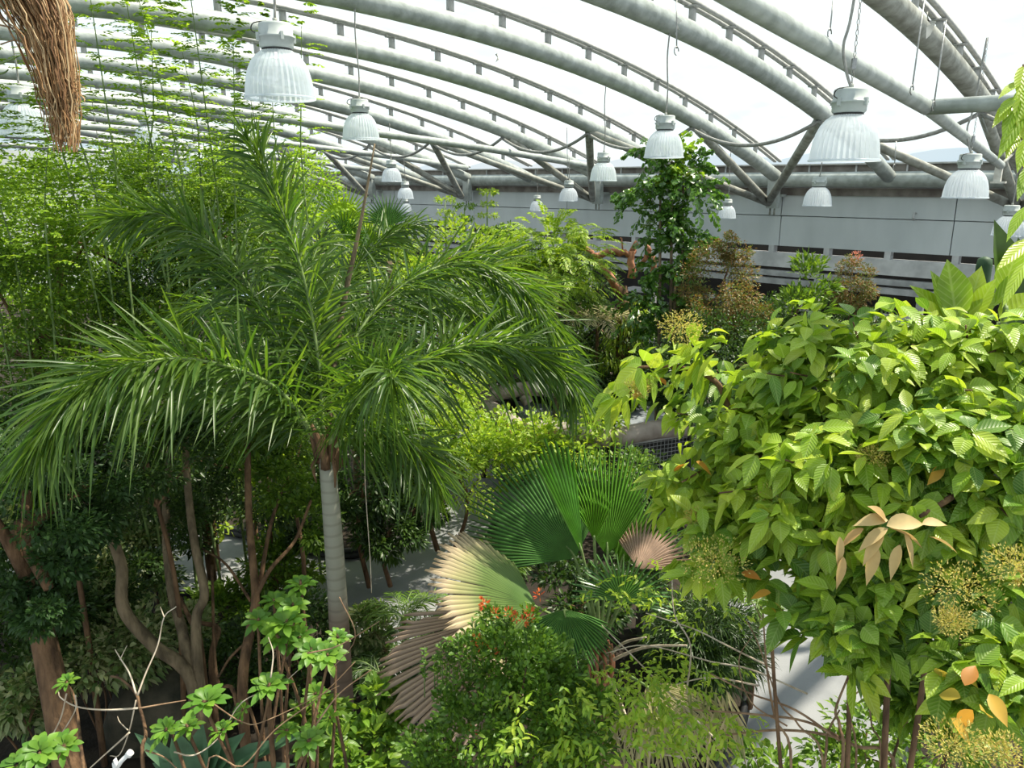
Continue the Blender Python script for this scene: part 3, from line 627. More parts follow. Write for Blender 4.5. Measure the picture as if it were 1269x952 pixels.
# rachis control points (x, y, depth), pairs, leaflet length, roll
FR = [([(401, 548, 6.25), (392, 430, 6.2), (372, 330, 6.1), (340, 240, 6.0), (300, 165, 5.95)], 120, .42, .9, 'tall frond rising up-left towards the large left lamp'),
      ([(398, 552, 6.2), (340, 480, 5.9), (250, 447, 5.5), (160, 452, 5.1), (90, 488, 4.85), (42, 560, 4.7)], 135, .46, .75, 'long frond arching out to the left with streaming tips'),
      ([(398, 545, 6.2), (350, 430, 6.2), (290, 330, 6.2), (205, 268, 6.1), (135, 272, 6.0)], 110, .42, .85, 'upper left frond with leaflets tangled and twisted'),
      ([(408, 545, 6.3), (435, 430, 6.5), (490, 360, 6.8), (570, 325, 7.1), (640, 350, 7.3), (690, 420, 7.4), (728, 480, 7.4)], 150, .44, .75, 'high arching frond on the right, sunlit on top, drooping at its tip'),
      ([(410, 552, 6.25), (455, 490, 6.3), (530, 445, 6.4), (610, 425, 6.5), (690, 455, 6.5), (718, 490, 6.5)], 130, .42, .8, 'lower right frond arching over the shrubs'),
      ([(407, 552, 6.2), (432, 510, 5.8), (462, 468, 5.3), (480, 458, 4.9), (486, 470, 4.6)], 95, .40, 1.0, 'frond pointing at the viewer with leaflets starring out'),
      ([(396, 552, 6.3), (355, 510, 6.4), (300, 500, 6.5), (230, 505, 6.5), (190, 540, 6.5)], 90, .36, .8, 'short lower left frond in shade'),
      ([(404, 540, 6.4), (410, 430, 6.8), (430, 350, 7.3), (470, 300, 7.8), (520, 275, 8.2)], 100, .42, .8, 'rear frond with bright yellow-green upright leaflets'),
      ([(403, 545, 6.3), (398, 440, 6.5), (385, 340, 6.8), (400, 290, 7.0)], 70, .36, .9, None),
      ([(409, 556, 6.2), (440, 540, 6.1), (480, 530, 6.0), (520, 560, 5.9), (540, 600, 5.9)], 60, .34, .8, None),
      ([(400, 552, 6.4), (370, 470, 6.7), (320, 400, 7.0), (262, 375, 7.2), (210, 400, 7.3)], 85, .4, .85, None),
      ([(406, 548, 6.4), (450, 450, 6.9), (520, 390, 7.4), (590, 375, 7.8), (650, 400, 8.0)], 100, .42, .8, None),
      ([(403, 556, 6.1), (400, 520, 5.7), (395, 500, 5.2), (380, 510, 4.8), (360, 545, 4.6)], 0, .34, .9, None)]
owners = []
for k, (pp, pairs, ll, roll, lab) in enumerate(FR):
    if not pairs: continue
    c = smoothpath([at(*q) for q in pp], 7); mb = MB(); tube(mb, c, [.022, .014, .009, .004], 7)
    o = mb.build('frond', M['stem_green'], palm, loc=c[0], label=lab); owners.append(o)
    pinn_path(pool, c, int(pairs*1.75), ll*1.42, .0185, 62, len(owners)-1, roll*1.15, .36, .10, .4, jit=.16, droop_rand=1.)
put_leaves(pool, T_ST, L['palm'], palm, 'leaflet', 290, 'leaflets', owners, cell=11, minpx=30)
a, b_ = at(464, 178, 6.0), at(426, 372, 6.3)
mb = MB(); tube(mb, smoothpath([a, a*.5+b_*.5+A([.01, 0, 0]), b_, at(414, 450, 6.3), at(406, 540, 6.3)], 5), [.006, .014, .024, .022, .02], 8); mb.build('spear_leaf', M['bark_grey'], palm, label='unopened pale brown spear leaf')
mb = MB(); tube(mb, smoothpath([at(410, 540, 6.1), at(447, 490, 5.9), at(452, 600, 5.9), at(458, 690, 5.9), at(460, 735, 5.9)], 6), .004, 4); mb.build('hanging_thread', M['twig_pale'], palm, label='thin pale thread hanging beside the trunk')

# ---------------- fan palm in the centre
def fan(par, P, tip, N, R, spread, nseg, mat, split=.6, droop=.25, cup=.15, label=None, jitter=.0, pleat=.03, petiole=None, pm='stem_green', pr=.014):
    D = norm(tip-P); Nn = norm(N-D*(N@D)); S = np.cross(Nn, D)
    mb = MB(); rs = A([.03, .25, .5, split, (1+split)/2, 1.0]); half = math.radians(spread)/nseg; us = []
    for i in range(nseg):
        a0 = math.radians(-spread)+2*half*(i+.5); k = 1-.18*(abs(a0)/math.radians(spread))**2+rng.normal()*.03
        jj = rng.normal()*jitter; v = []; f = []
        for j, r in enumerate(rs):
            w = half if r <= split+1e-6 else half*(1-(r-split)/(1-split))*1.0*split/r+.002
            for s, hgt in ((-1, 0), (0, 1), (1, 0)):
                an = a0+s*w; rr = R*r*k
                pos = P+(D*math.cos(an)+S*math.sin(an))*rr+Nn*(pleat*hgt*min(r*1.4, 1)+cup*R*(r**2)*(abs(math.sin(an)))-.06*R*r*r)
                pos = pos-UP*droop*R*(r**2.4)*(1+jj*(r > split))+Nn*jj*.2*R*max(0, r-split)
                v.append(pos)
            if j:
                q = (j-1)*3; w_ = j*3; f += [(q, q+1, w_+1), (q, w_+1, w_), (q+1, q+2, w_+2), (q+1, w_+2, w_+1)]
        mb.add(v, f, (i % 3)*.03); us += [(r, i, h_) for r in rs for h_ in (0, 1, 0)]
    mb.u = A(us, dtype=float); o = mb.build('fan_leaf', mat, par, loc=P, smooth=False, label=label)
    if petiole is not None:
        mb = MB(); tube(mb, smoothpath([petiole, (A(petiole)+P)/2+UP*.03, P, P+D*R*.12], 5), [pr*1.3, pr, pr*.8, pr*.4], 8); mb.build('petiole', M[pm], o)
    return o
fb = at(742, 826, 6.75); cx = A([fb[0], fb[1], .1])
fp = thing('fan_palm', 'fan palm with huge dark pleated fans beside the path, centre of the view', 'palm', cx)
limb(M['bark_brown'], fp, [cx, cx*.5+fb*.5, fb], .13, .10, 'trunk', 12)
for k in range(10):
    a = k*.63; q = A([math.cos(a), math.sin(a), 0]); limb(M['bark_orange'], fp, [fb-UP*.15+q*.08, fb+q*.12, fb+q*.10+UP*.22], .03, .012, 'leaf_base')
b0 = fb+UP*.15
tocam = norm(CAM-fb)
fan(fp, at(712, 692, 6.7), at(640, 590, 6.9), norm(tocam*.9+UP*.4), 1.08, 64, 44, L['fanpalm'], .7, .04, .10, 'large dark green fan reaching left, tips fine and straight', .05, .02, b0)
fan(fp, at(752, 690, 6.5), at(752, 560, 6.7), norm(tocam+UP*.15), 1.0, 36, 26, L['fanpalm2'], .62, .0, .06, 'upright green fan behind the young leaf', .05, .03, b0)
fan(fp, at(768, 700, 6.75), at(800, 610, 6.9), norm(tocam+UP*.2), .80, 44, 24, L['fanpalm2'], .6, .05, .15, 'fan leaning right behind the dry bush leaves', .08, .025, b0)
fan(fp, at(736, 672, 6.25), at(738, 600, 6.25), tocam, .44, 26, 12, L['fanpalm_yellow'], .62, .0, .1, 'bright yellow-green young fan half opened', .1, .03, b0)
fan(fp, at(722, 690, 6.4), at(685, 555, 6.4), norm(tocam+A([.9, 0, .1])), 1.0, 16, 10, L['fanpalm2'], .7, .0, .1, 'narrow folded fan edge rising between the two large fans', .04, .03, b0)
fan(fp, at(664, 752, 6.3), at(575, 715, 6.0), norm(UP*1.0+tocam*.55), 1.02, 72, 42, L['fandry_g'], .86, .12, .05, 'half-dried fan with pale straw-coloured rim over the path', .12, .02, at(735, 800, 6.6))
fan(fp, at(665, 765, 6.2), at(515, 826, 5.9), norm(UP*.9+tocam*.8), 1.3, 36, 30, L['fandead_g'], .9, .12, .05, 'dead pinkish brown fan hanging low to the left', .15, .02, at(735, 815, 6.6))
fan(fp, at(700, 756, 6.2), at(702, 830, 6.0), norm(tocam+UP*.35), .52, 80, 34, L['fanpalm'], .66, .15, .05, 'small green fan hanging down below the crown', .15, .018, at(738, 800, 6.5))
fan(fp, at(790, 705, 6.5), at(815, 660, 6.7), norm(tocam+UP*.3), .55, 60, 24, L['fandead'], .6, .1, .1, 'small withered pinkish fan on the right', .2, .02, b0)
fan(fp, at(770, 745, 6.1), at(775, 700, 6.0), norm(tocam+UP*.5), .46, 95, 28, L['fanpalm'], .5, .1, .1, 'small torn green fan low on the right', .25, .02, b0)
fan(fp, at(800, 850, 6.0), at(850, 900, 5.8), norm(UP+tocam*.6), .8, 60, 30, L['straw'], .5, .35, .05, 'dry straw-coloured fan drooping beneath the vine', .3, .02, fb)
for k, (x, y) in enumerate(((700, 830), (800, 790), (850, 800), (690, 800), (780, 900))):
    limb(M['twig_pale'], fp, [fb, fb*.5+at(x, y, 6.4)*.5+UP*.08, at(x, y, 6.2)], .018, .008, 'old_petiole')

# ---------------- large-leaved tree at the right
rb = at(1100, 800, 4.2); rb = A([rb[0], rb[1]-.2, .1])
bt = thing('broadleaf_tree', 'large lime-green broad-leaved tree with drooping oval leaves filling the right side', 'tree', rb)
fork = at(1100, 830, 4.1)
pool = Leaves(); pool2 = Leaves()
BL = [(1080, 500, 4.3, 190, 130, 0), (1200, 470, 4.0, 120, 100, 0), (960, 500, 4.5, 80, 60, 0), (900, 580, 4.4, 90, 80, 0), (1040, 610, 3.9, 140, 110, 0), (1190, 600, 3.6, 120, 120, 1), (900, 680, 4.1, 80, 70, 0), (1060, 770, 3.7, 110, 100, 1), (1200, 730, 3.5, 120, 90, 1), (1000, 680, 4.0, 100, 80, 1), (1230, 850, 3.1, 80, 70, 1), (1070, 560, 4.9, 240, 170, 1), (840, 610, 4.5, 40, 40, 0)]
tips = []
def spray(pl, c, q, n, ll, wl_, dr, own=0):
    """a shoot tip: pairs of drooping oval leaves"""
    a = rng.random(n)*6.283; S = norm(np.cross(q, UP)+1e-3); T = np.cross(S, q)
    lat = S[None]*np.cos(a)[:, None]+T[None]*np.sin(a)[:, None]; s = rng.random(n)[:, None]
    P = c-q*(.18*s)+lat*.025
    D = norm(lat*(.9+.3*s)+q*.35-UP*.25+rng.normal(size=(n, 3))*.34); N = norm(UP*.75+q*.5+lat*.15+rng.normal(size=(n, 3))*.42)
    pl.add(P, D, N, ll*(.6+.55*rng.random(n)), wl_*(.65+.5*rng.random(n)), dr*(.3+rng.random(n)), own)
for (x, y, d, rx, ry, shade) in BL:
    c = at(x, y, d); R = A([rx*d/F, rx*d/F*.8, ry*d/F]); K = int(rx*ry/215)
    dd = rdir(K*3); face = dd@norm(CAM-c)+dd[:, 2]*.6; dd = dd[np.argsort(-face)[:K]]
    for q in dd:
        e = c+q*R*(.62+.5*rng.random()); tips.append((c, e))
        spray(pool2 if rng.random() < (.62 if shade else .14) else pool, e, norm(q+UP*.35), 12, .138, .078, .32)  # shaded lobes draw more of the darker leaf, painting in their shade
# loose sprig reaching left over the enclosure
sp0 = at(882, 470, 4.35)
SPR = [(870, 462), (845, 420), (862, 405), (835, 440), (815, 440), (790, 450), (765, 470), (748, 480), (800, 475), (780, 440), (822, 420), (850, 455), (760, 495)]
for k, (x, y) in enumerate(SPR):
    e = at(x, y, 4.35+.1*rng.normal()); spray(pool, e, norm(A([-.6, 0, .5])+rng.normal(size=3)*.3), 8, .155, .085, .5)
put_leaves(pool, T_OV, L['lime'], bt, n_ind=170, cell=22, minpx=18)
put_leaves(pool2, T_OV, L['limed'], bt, n_ind=120, cell=24, minpx=18, stuff='shade_toned_foliage')
for pp, r in (([rb, rb+A([.02, 0, 1.2]), fork], .026), ([rb+A([.12, .05, 0]), fork+A([.2, 0, -.5]), at(1160, 720, 3.8)], .02), ([rb-A([.15, 0, 0]), fork-A([.15, 0, .6]), at(1050, 700, 4.0)], .018), ([rb-A([.3, .1, 0]), at(960, 860, 4.3), at(955, 720, 4.3)], .013),
              ([fork, at(1140, 700, 4.1), at(1215, 575, 3.9)], .02)):
    limb(M['bark_brown'], bt, pp, r, r*.6, 'trunk' if r > .025 else 'stem', 9)
for pp in (([fork, at(1080, 640, 4.2), at(1080, 520, 4.4)]), ([fork, at(1000, 680, 4.2), at(930, 600, 4.4)]), ([fork, at(1180, 700, 3.9), at(1215, 575, 3.6), at(1205, 545, 3.55)]), ([at(1222, 575, 3.6), at(1180, 615, 3.4), at(1140, 640, 3.3)]),
           ([at(930, 600, 4.4), at(900, 500, 4.4), sp0, at(840, 455, 4.35), at(790, 455, 4.35)]), ([at(1215, 575, 3.6), at(1245, 560, 3.6), at(1269, 520, 3.8)]), ([fork, at(1200, 800, 3.6), at(1240, 850, 3.2)]), ([at(1080, 520, 4.4), at(1180, 450, 4.2), at(1250, 420, 4.0)])):
    limb(M['bark_brown'], bt, pp, .022, .008, seg=7)
for k in range(0, len(tips), 9): limb(M['bark_brown'], bt, [tips[k][0], (tips[k][0]+tips[k][1])/2+UP*.03, tips[k][1]], .010, .004, 'twig', 5)
# dry tan leaf cluster, orange single leaves
dry = Leaves()
for (x, y, dx, dy, l) in ((1100, 645, -60, -12, .12), (1098, 648, -25, -50, .12), (1098, 652, 60, -12, .155), (1100, 655, -45, 20, .11), (1102, 655, 55, 35, .13), (1095, 660, -30, 30, .11), (1088, 680, -10, 60, .11), (1115, 675, -20, 40, .10), (1120, 660, 5, 50, .10), (1070, 655, -45, 30, .09), (1045, 690, -10, 45, .09), (1040, 665, -5, 60, .09), (1142, 650, 50, -5, .10), (1150, 665, 40, 20, .1)):
    e = at(x, y, 3.1); D = norm(A([1., 0, 0])*dx-CU*dy+rng.normal(size=3)*8); dry.add(e, D, norm(tocam*.6+UP*.7+rng.normal(size=3)*.6), l*1.15, l*.46, .35)
put_leaves(dry, T_OV, L['tan'], bt, 'dry_leaf', 20, 'dry_leaves', cell=2, minpx=5)
org = Leaves()
for (x, y, d) in ((1170, 575, 3.5), (848, 575, 4.2), (862, 572, 4.2), (955, 735, 3.8), (950, 745, 3.8), (918, 710, 3.9), (1165, 830, 3.1), (1180, 828, 3.1), (1205, 880, 2.9), (1215, 880, 2.9), (1225, 860, 2.9), (1190, 865, 2.95), (1005, 680, 3.8), (1260, 700, 3.3), (800, 480, 4.25), (812, 468, 4.25), (1195, 850, 2.9), (1178, 890, 2.9)):
    org.add(at(x, y, d-.08), norm(rng.normal(size=3)*.7+A([.2, 0, -.5])), norm(tocam*.5+UP+rng.normal(size=3)*.4), .11, .055, .2)
put_leaves(org, T_OV, L['orange'], bt, 'orange_leaf', 30, 'orange_leaves', cell=2, minpx=5)
for (x, y, d, r) in ((885, 695, 3.85, 38), (958, 610, 3.9, 20), (1190, 730, 3.2, 42), (1180, 770, 3.2, 22), (1255, 700, 3.2, 30), (1180, 920, 2.9, 34), (1240, 930, 2.9, 26), (845, 405, 4.3, 26), (790, 480, 4.25, 16), (1080, 565, 3.7, 18), (865, 640, 4.2, 16)):
    c = at(x, y, d-.12); n = 700; q = rdir(n); P = c+q*(rng.random(n)**.5)[:, None]*r*d/F*A([1.1, 1, .8]); pl = Leaves()
    pl.add(P, norm(q+UP*.3+rdir(n)*.8), rdir(n), .014, .006, 0.)
    put_leaves(pl, T_SM, L['panicle'], bt, stuff='flower_panicle')
    limb(M['stem_green'], bt, [c-UP*.15+A([0, .12, 0]), c], .006, .003, 'flower_stalk', 5)

# ---------------- tall feathery plants at upper left: upright stems with whorls of fine compound leaves
def feathery(label, stems, lm, d, n_fr, ll, spanpx, z_lo, group='tall feathery plants at upper left', lsz=(.068, .030), base_px=None, bark='stem_green', pairs=8, sag=.25, name='feathery_shrub'):
    """stems: list of ((x0, y0), (x1, y1)) lower and upper ends in the photo at depth d"""
    (x0, y0), _ = stems[0]; b = gb(x0, y0, d); t = thing(name, label, 'plant', b, group)
    pool = Leaves()
    for (p0, p1) in stems:
        a, e = at(*p0, d), at(*p1, d); e = A([e[0], a[1]+.2*rng.normal(), e[2]]); off = A([*(rng.normal(size=2)*.15), 0])
        c = smoothpath([b+off, b*.4+a*.6+off*.5, a, (a+e)/2+A([*(rng.normal(size=2)*.03), 0]), e], 6)
        mb = MB(); tube(mb, c, [.018, .012, .009, .007, .003], 6); mb.build('stem', M[bark], t)
        for k in range(int(n_fr*2.3)):
            s = ((k+rng.random())/n_fr)**1.25; P = a+(e-a)*s; an = rng.random()*6.283; w = spanpx*d/F*(1-.55*s)*(.7+.6*rng.random())
            D = A([math.cos(an), math.sin(an), .25+.3*rng.random()])
            pinnate(pool, P, D, w, pairs, lsz[0], lsz[1], 58, sag)
    put_leaves(pool, T_SM, L[lm], t)
    return t
feathery('tall feathery plant behind the dry hanging fibres, stem rising out of frame', [((150, 260), (137, -30)), ((95, 260), (85, 20)), ((120, 250), (108, 60))], 'bright', 7.6, 62, .5, 75, 0)
feathery('tall feathery plant with two pale stems between the fibres and the large left lamp', [((200, 260), (177, -30)), ((185, 240), (200, 40)), ((228, 250), (222, 10))], 'bright', 8.0, 62, .5, 75, 0)
feathery('tall feathery plant just left of the large left lamp', [((268, 240), (265, -30)), ((290, 230), (300, 60)), ((250, 240), (240, 70))], 'bright', 8.4, 60, .5, 72, 0)
feathery('feathery plant with sparse leaves to the right of the large left lamp', [((375, 220), (390, 45)), ((350, 230), (345, 110)), ((330, 230), (322, 120))], 'bright', 8.8, 34, .5, 50, 0)
feathery('leafy feathery plant at the left edge beneath the bluish lamp', [((20, 330), (15, 150)), ((60, 330), (70, 170)), ((-10, 330), (-10, 170))], 'bright', 7.4, 60, .5, 80, 0)

G1 = 'dense fine-leaved trees at left'
def mass(label, blobs, lm, Ls=.06, Ws=.032, K=40, m=90, **kw):
    kw.setdefault('rc', .30); kw.setdefault('cat', 'tree'); kw.setdefault('group', G1)
    return shrub(kw.pop('name', 'fine_leaved_tree'), label, blobs, lm, Ls, Ws, K, m, **kw)
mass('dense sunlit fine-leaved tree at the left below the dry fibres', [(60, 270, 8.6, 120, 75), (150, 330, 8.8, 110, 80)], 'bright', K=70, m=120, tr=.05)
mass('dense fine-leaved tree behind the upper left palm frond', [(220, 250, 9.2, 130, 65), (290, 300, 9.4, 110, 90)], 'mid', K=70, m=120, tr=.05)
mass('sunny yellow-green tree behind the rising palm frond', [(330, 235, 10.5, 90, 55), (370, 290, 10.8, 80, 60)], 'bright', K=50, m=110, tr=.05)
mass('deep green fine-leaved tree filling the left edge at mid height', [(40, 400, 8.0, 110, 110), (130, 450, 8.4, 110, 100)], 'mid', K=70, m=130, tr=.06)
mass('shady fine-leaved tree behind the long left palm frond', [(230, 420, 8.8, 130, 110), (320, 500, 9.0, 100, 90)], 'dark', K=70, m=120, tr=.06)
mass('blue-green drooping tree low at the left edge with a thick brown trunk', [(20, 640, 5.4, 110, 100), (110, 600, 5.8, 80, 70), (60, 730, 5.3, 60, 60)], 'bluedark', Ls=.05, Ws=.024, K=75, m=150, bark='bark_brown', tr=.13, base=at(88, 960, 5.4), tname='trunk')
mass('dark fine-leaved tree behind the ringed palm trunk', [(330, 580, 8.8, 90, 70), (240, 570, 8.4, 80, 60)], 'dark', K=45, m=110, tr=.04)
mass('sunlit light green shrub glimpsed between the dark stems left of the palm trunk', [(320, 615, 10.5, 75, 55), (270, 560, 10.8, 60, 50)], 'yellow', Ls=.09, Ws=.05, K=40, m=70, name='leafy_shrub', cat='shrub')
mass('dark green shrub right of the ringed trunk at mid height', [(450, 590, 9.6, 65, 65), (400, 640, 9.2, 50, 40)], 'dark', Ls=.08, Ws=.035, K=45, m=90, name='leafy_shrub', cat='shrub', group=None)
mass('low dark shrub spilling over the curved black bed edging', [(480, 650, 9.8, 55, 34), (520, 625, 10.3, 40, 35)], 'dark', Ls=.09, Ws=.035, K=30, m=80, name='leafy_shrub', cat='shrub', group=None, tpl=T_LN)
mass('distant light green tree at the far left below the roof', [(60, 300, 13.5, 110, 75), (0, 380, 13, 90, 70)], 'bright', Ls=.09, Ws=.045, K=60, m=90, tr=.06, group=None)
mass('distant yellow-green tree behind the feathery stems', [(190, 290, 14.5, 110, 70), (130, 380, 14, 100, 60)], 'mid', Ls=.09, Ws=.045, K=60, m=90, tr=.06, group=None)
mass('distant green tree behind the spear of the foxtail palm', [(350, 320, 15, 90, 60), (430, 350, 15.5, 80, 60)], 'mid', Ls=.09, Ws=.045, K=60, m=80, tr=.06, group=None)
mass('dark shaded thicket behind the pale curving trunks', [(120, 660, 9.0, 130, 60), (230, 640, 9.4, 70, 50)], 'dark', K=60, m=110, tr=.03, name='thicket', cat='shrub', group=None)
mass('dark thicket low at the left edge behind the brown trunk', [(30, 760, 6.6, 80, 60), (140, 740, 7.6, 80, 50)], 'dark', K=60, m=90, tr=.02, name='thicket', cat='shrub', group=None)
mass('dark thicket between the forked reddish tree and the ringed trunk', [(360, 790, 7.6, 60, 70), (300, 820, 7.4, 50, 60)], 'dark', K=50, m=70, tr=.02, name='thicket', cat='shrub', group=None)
# multi-stemmed tree at lower left with bare pale limbs
mt = thing('multi_stemmed_tree', 'pale-barked tree whose bare curving trunks fork near the ground at lower left', 'tree', gb(240, 870, 6.6))
mb_ = gb(240, 870, 6.6); f0 = at(238, 845, 6.6)
for k, (pp, r) in enumerate((([mb_, f0, at(190, 800, 6.4), at(153, 755, 6.3), at(150, 700, 6.3), at(128, 650, 6.3), at(106, 625, 6.3), at(90, 560, 6.4)], .062), ([mb_, f0, at(225, 780, 6.7), at(212, 730, 6.8), at(205, 640, 6.9), at(215, 520, 7.1)], .055),
                             ([mb_+A([.05, .05, 0]), at(245, 830, 6.6), at(243, 765, 6.6), at(253, 735, 6.6), at(240, 670, 6.6), at(232, 600, 6.7), at(228, 520, 6.8)], .05), ([mb_+A([.1, .1, 0]), at(262, 820, 6.9), at(270, 780, 7.0), at(248, 772, 7.0)], .035), ([mb_+A([.05, .1, 0]), at(248, 800, 6.7), at(236, 770, 6.7), at(222, 740, 6.8)], .03))):
    limb(M['bark_grey' if k < 3 else 'bark_brown'], mt, pp, r, r*.55, 'trunk', 9)
pool = Leaves()
for (x, y, d, rx, ry) in ((90, 520, 6.6, 60, 40), (215, 500, 7.2, 60, 40), (228, 650, 7.0, 30, 45), (150, 620, 7.0, 50, 35)): crown(pool, at(x, y, d), A([rx, rx, ry])*d/F, 14, 110, .05, .025, .4)
put_leaves(pool, T_SM, L['dark'], mt)
mt = thing('multi_stemmed_tree', 'reddish-brown forked tree between the pale trunks and the ringed palm trunk', 'tree', gb(300, 900, 6.4))
b = gb(300, 900, 6.4)
for pp, r in (([b, at(300, 850, 6.4), at(312, 770, 6.5), at(316, 735, 6.5), at(308, 640, 6.6), at(306, 540, 6.7)], .05), ([at(316, 740, 6.5), at(322, 720, 6.6), at(335, 650, 6.8), at(352, 600, 7.0)], .025), ([at(316, 740, 6.5), at(335, 705, 6.5), at(365, 670, 6.7), at(385, 620, 6.8)], .022), ([at(310, 745, 6.5), at(280, 700, 6.7), at(250, 680, 6.9)], .014), ([b, at(290, 860, 6.6), at(268, 840, 6.7), at(262, 700, 7.0)], .022), ([at(312, 790, 6.5), at(285, 815, 6.4), at(270, 840, 6.3)], .014)):
    limb(M['bark_brown'], mt, pp, r, r*.55, 'trunk' if r > .03 else 'branch', 8, label=None)
pool = Leaves()
for (x, y, d, rx, ry) in ((300, 520, 6.9, 60, 40), (355, 600, 7.1, 40, 35), (385, 640, 7.0, 30, 40)): crown(pool, at(x, y, d), A([rx, rx, ry])*d/F, 14, 90, .06, .03, .4)
put_leaves(pool, T_SM, L['mid'], mt)
# variegated undergrowth
G2 = 'pale-edged leafy shrubs under the trees at lower left'
for x, y, d, rx, ry, lab in ((110, 720, 7.6, 70, 40, 'pale-edged shrub left of the curving pale trunk'), (165, 690, 8.6, 45, 45, 'sunlit cream-edged shrub between the pale trunks'), (120, 790, 6.9, 85, 42, 'wide pale-edged shrub above the dark rock'), (215, 800, 7.4, 55, 40, 'pale-edged shrub behind the fork of the pale trunks'), (30, 850, 6.3, 45, 45, 'pale-edged shrub left of the thick brown trunk'),
                             (280, 760, 8.6, 50, 36, 'leafy shrub before the sunlit patch of path at left'), (350, 700, 9.2, 45, 40, 'leafy shrub just left of the ringed trunk'), (60, 640, 8.4, 70, 50, 'pale-edged shrub in the shade at the left edge'), (190, 610, 9.2, 70, 50, 'sun-flecked shrub in the gap under the long palm frond'), (450, 790, 8.0, 26, 50, 'bronze-tinged shrub right of the ringed trunk at the path')):
    shrub('pale_edged_shrub' if x < 240 else 'leafy_shrub', lab, [(x, y, d, rx, ry)], 'varieg' if x < 240 or x == 450 else 'mid', .085, .038, 22, 60, tpl=T_LN, group=G2 if x < 400 else None, tr=.012, stems=3, nbr=2, rc=.42, n_ind=40 if x < 240 else 0, minpx=10)
for x, y, d, rx, ry, lab in ((180, 560, 6.2, 90, 45, 'hanging dark foliage crossing the pale curving trunks'), (60, 520, 6.0, 70, 45, 'dark fine-leaved bough under the tips of the long left frond'), (350, 560, 7.6, 60, 45, 'green fine-leaved bough just left of the ringed trunk')):
    shrub('fine_leaved_tree', lab, [(x, y, d, rx, ry)], 'mid' if x > 300 else 'dark', .05, .024, 34, 90, cat='tree', group=G1, tr=.03, rc=.3)
for x, y, d, rx, ry, lab in ((-180, 420, 8.5, 130, 160, 'green tree just beyond the left edge, nearest the dark trunk'), (-150, 680, 6.6, 120, 100, 'low dark tree just beyond the left edge'), (-350, 450, 9.5, 150, 180, 'green tree farther beyond the left edge')):
    shrub('fine_leaved_tree', lab, [(x, y, d, rx, ry)], 'mid', .07, .035, 60, 90, cat='tree', group='trees beyond the left edge', tr=.05, rc=.3)
# dark rock
def rock(label, c, R, n=2):
    import bmesh
    bm = bmesh.new(); bmesh.ops.create_icosphere(bm, subdivisions=3, radius=1)
    v = A([q.co[:] for q in bm.verts]); f = A([[w.index for w in q.verts] for q in bm.faces]); bm.free()
    k = 1+.12*np.sin(v[:, 0]*4+1)*np.cos(v[:, 1]*3)+.09*np.sin(v[:, 2]*6+v[:, 0]*5)+rng.normal(size=len(v))*.02
    v = v*k[:, None]; v = np.sign(v)*np.abs(v)**.8; mb = MB(); mb.add(A(c)+v*A(R), f)
    return tag(mb.build('boulder', M['rock'], None, loc=c), label, 'rock')
rock('dark mossy boulder beneath the pale-edged shrubs at lower left', ground(175, 930, .4)+A([0, .5, 0]), (.5, .4, .48))
rock('low dark boulder at the foot of the forked pale trunks', ground(250, 900, .2)+A([0, .3, 0]), (.45, .35, .42))

# ---------------- glossy rosette shrub (foreground left)
ro = gb(335, 900, 4.9)
rs = thing('rosette_shrub', 'bright glossy green shrub with leaf rosettes on thin branches, bottom left of centre', 'shrub', ro)
pool = Leaves(); ROS = [(353, 772, 30, 4.9), (372, 725, 22, 5.2), (345, 790, 26, 4.9), (385, 808, 24, 4.7), (405, 812, 26, 4.7), (418, 790, 16, 5.0), (332, 850, 26, 4.6), (320, 768, 20, 5.1), (255, 870, 32, 4.4), (205, 905, 20, 4.5), (275, 905, 18, 4.5), (78, 925, 24, 4.2), (48, 932, 28, 4.1), (20, 948, 22, 4.1), (390, 860, 18, 4.9), (340, 745, 20, 5.2), (408, 890, 18, 4.8), (382, 918, 24, 4.6), (82, 845, 14, 5.0), (232, 900, 18, 4.6), (370, 790, 22, 5.0), (300, 880, 14, 4.8), (355, 905, 16, 4.7), (362, 750, 22, 5.1)]
for (x, y, r, d) in ROS:
    c = at(x, y, d); ax = norm(UP+tocam*.5+rng.normal(size=3)*.25); S = norm(np.cross(ax, A([1, .3, 0]))); T = np.cross(ax, S); n = 19; k = np.arange(n); a = k*2.4; el = .15+.75*k/n
    lat = S[None]*np.cos(a)[:, None]+T[None]*np.sin(a)[:, None]; D = lat*np.cos(el)[:, None]+ax*np.sin(el)[:, None]
    pool.add(c+lat*.01, D, norm(ax[None]*np.cos(el)[:, None]-lat*np.sin(el)[:, None]+1e-4), r*d/F*(1.12-.5*k/n)*(.85+.3*rng.random(n)), r*d/F*.36, .3)
    if x > 150:
        m_ = ro*.4+c*.6+A([*(rng.normal(size=2)*.12), -.1]); limb(M['bark_brown'], rs, [ro+A([*(rng.normal(size=2)*.05), 0]), m_, c-ax*.08, c], .014, .007, 'branch', 6)
    else: limb(M['bark_brown'], rs, [gb(110, 990, 4.3), at(110, 1000, 4.3), at(x+12, y+30, d), c], .012, .006, 'branch', 6)
put_leaves(pool, T_OB, L['rosette'], rs, n_ind=280, cell=6, minpx=8)
limb(M['bark_brown'], rs, [ro, at(335, 905, 4.75), at(335, 845, 4.65)], .02, .012, 'stem')
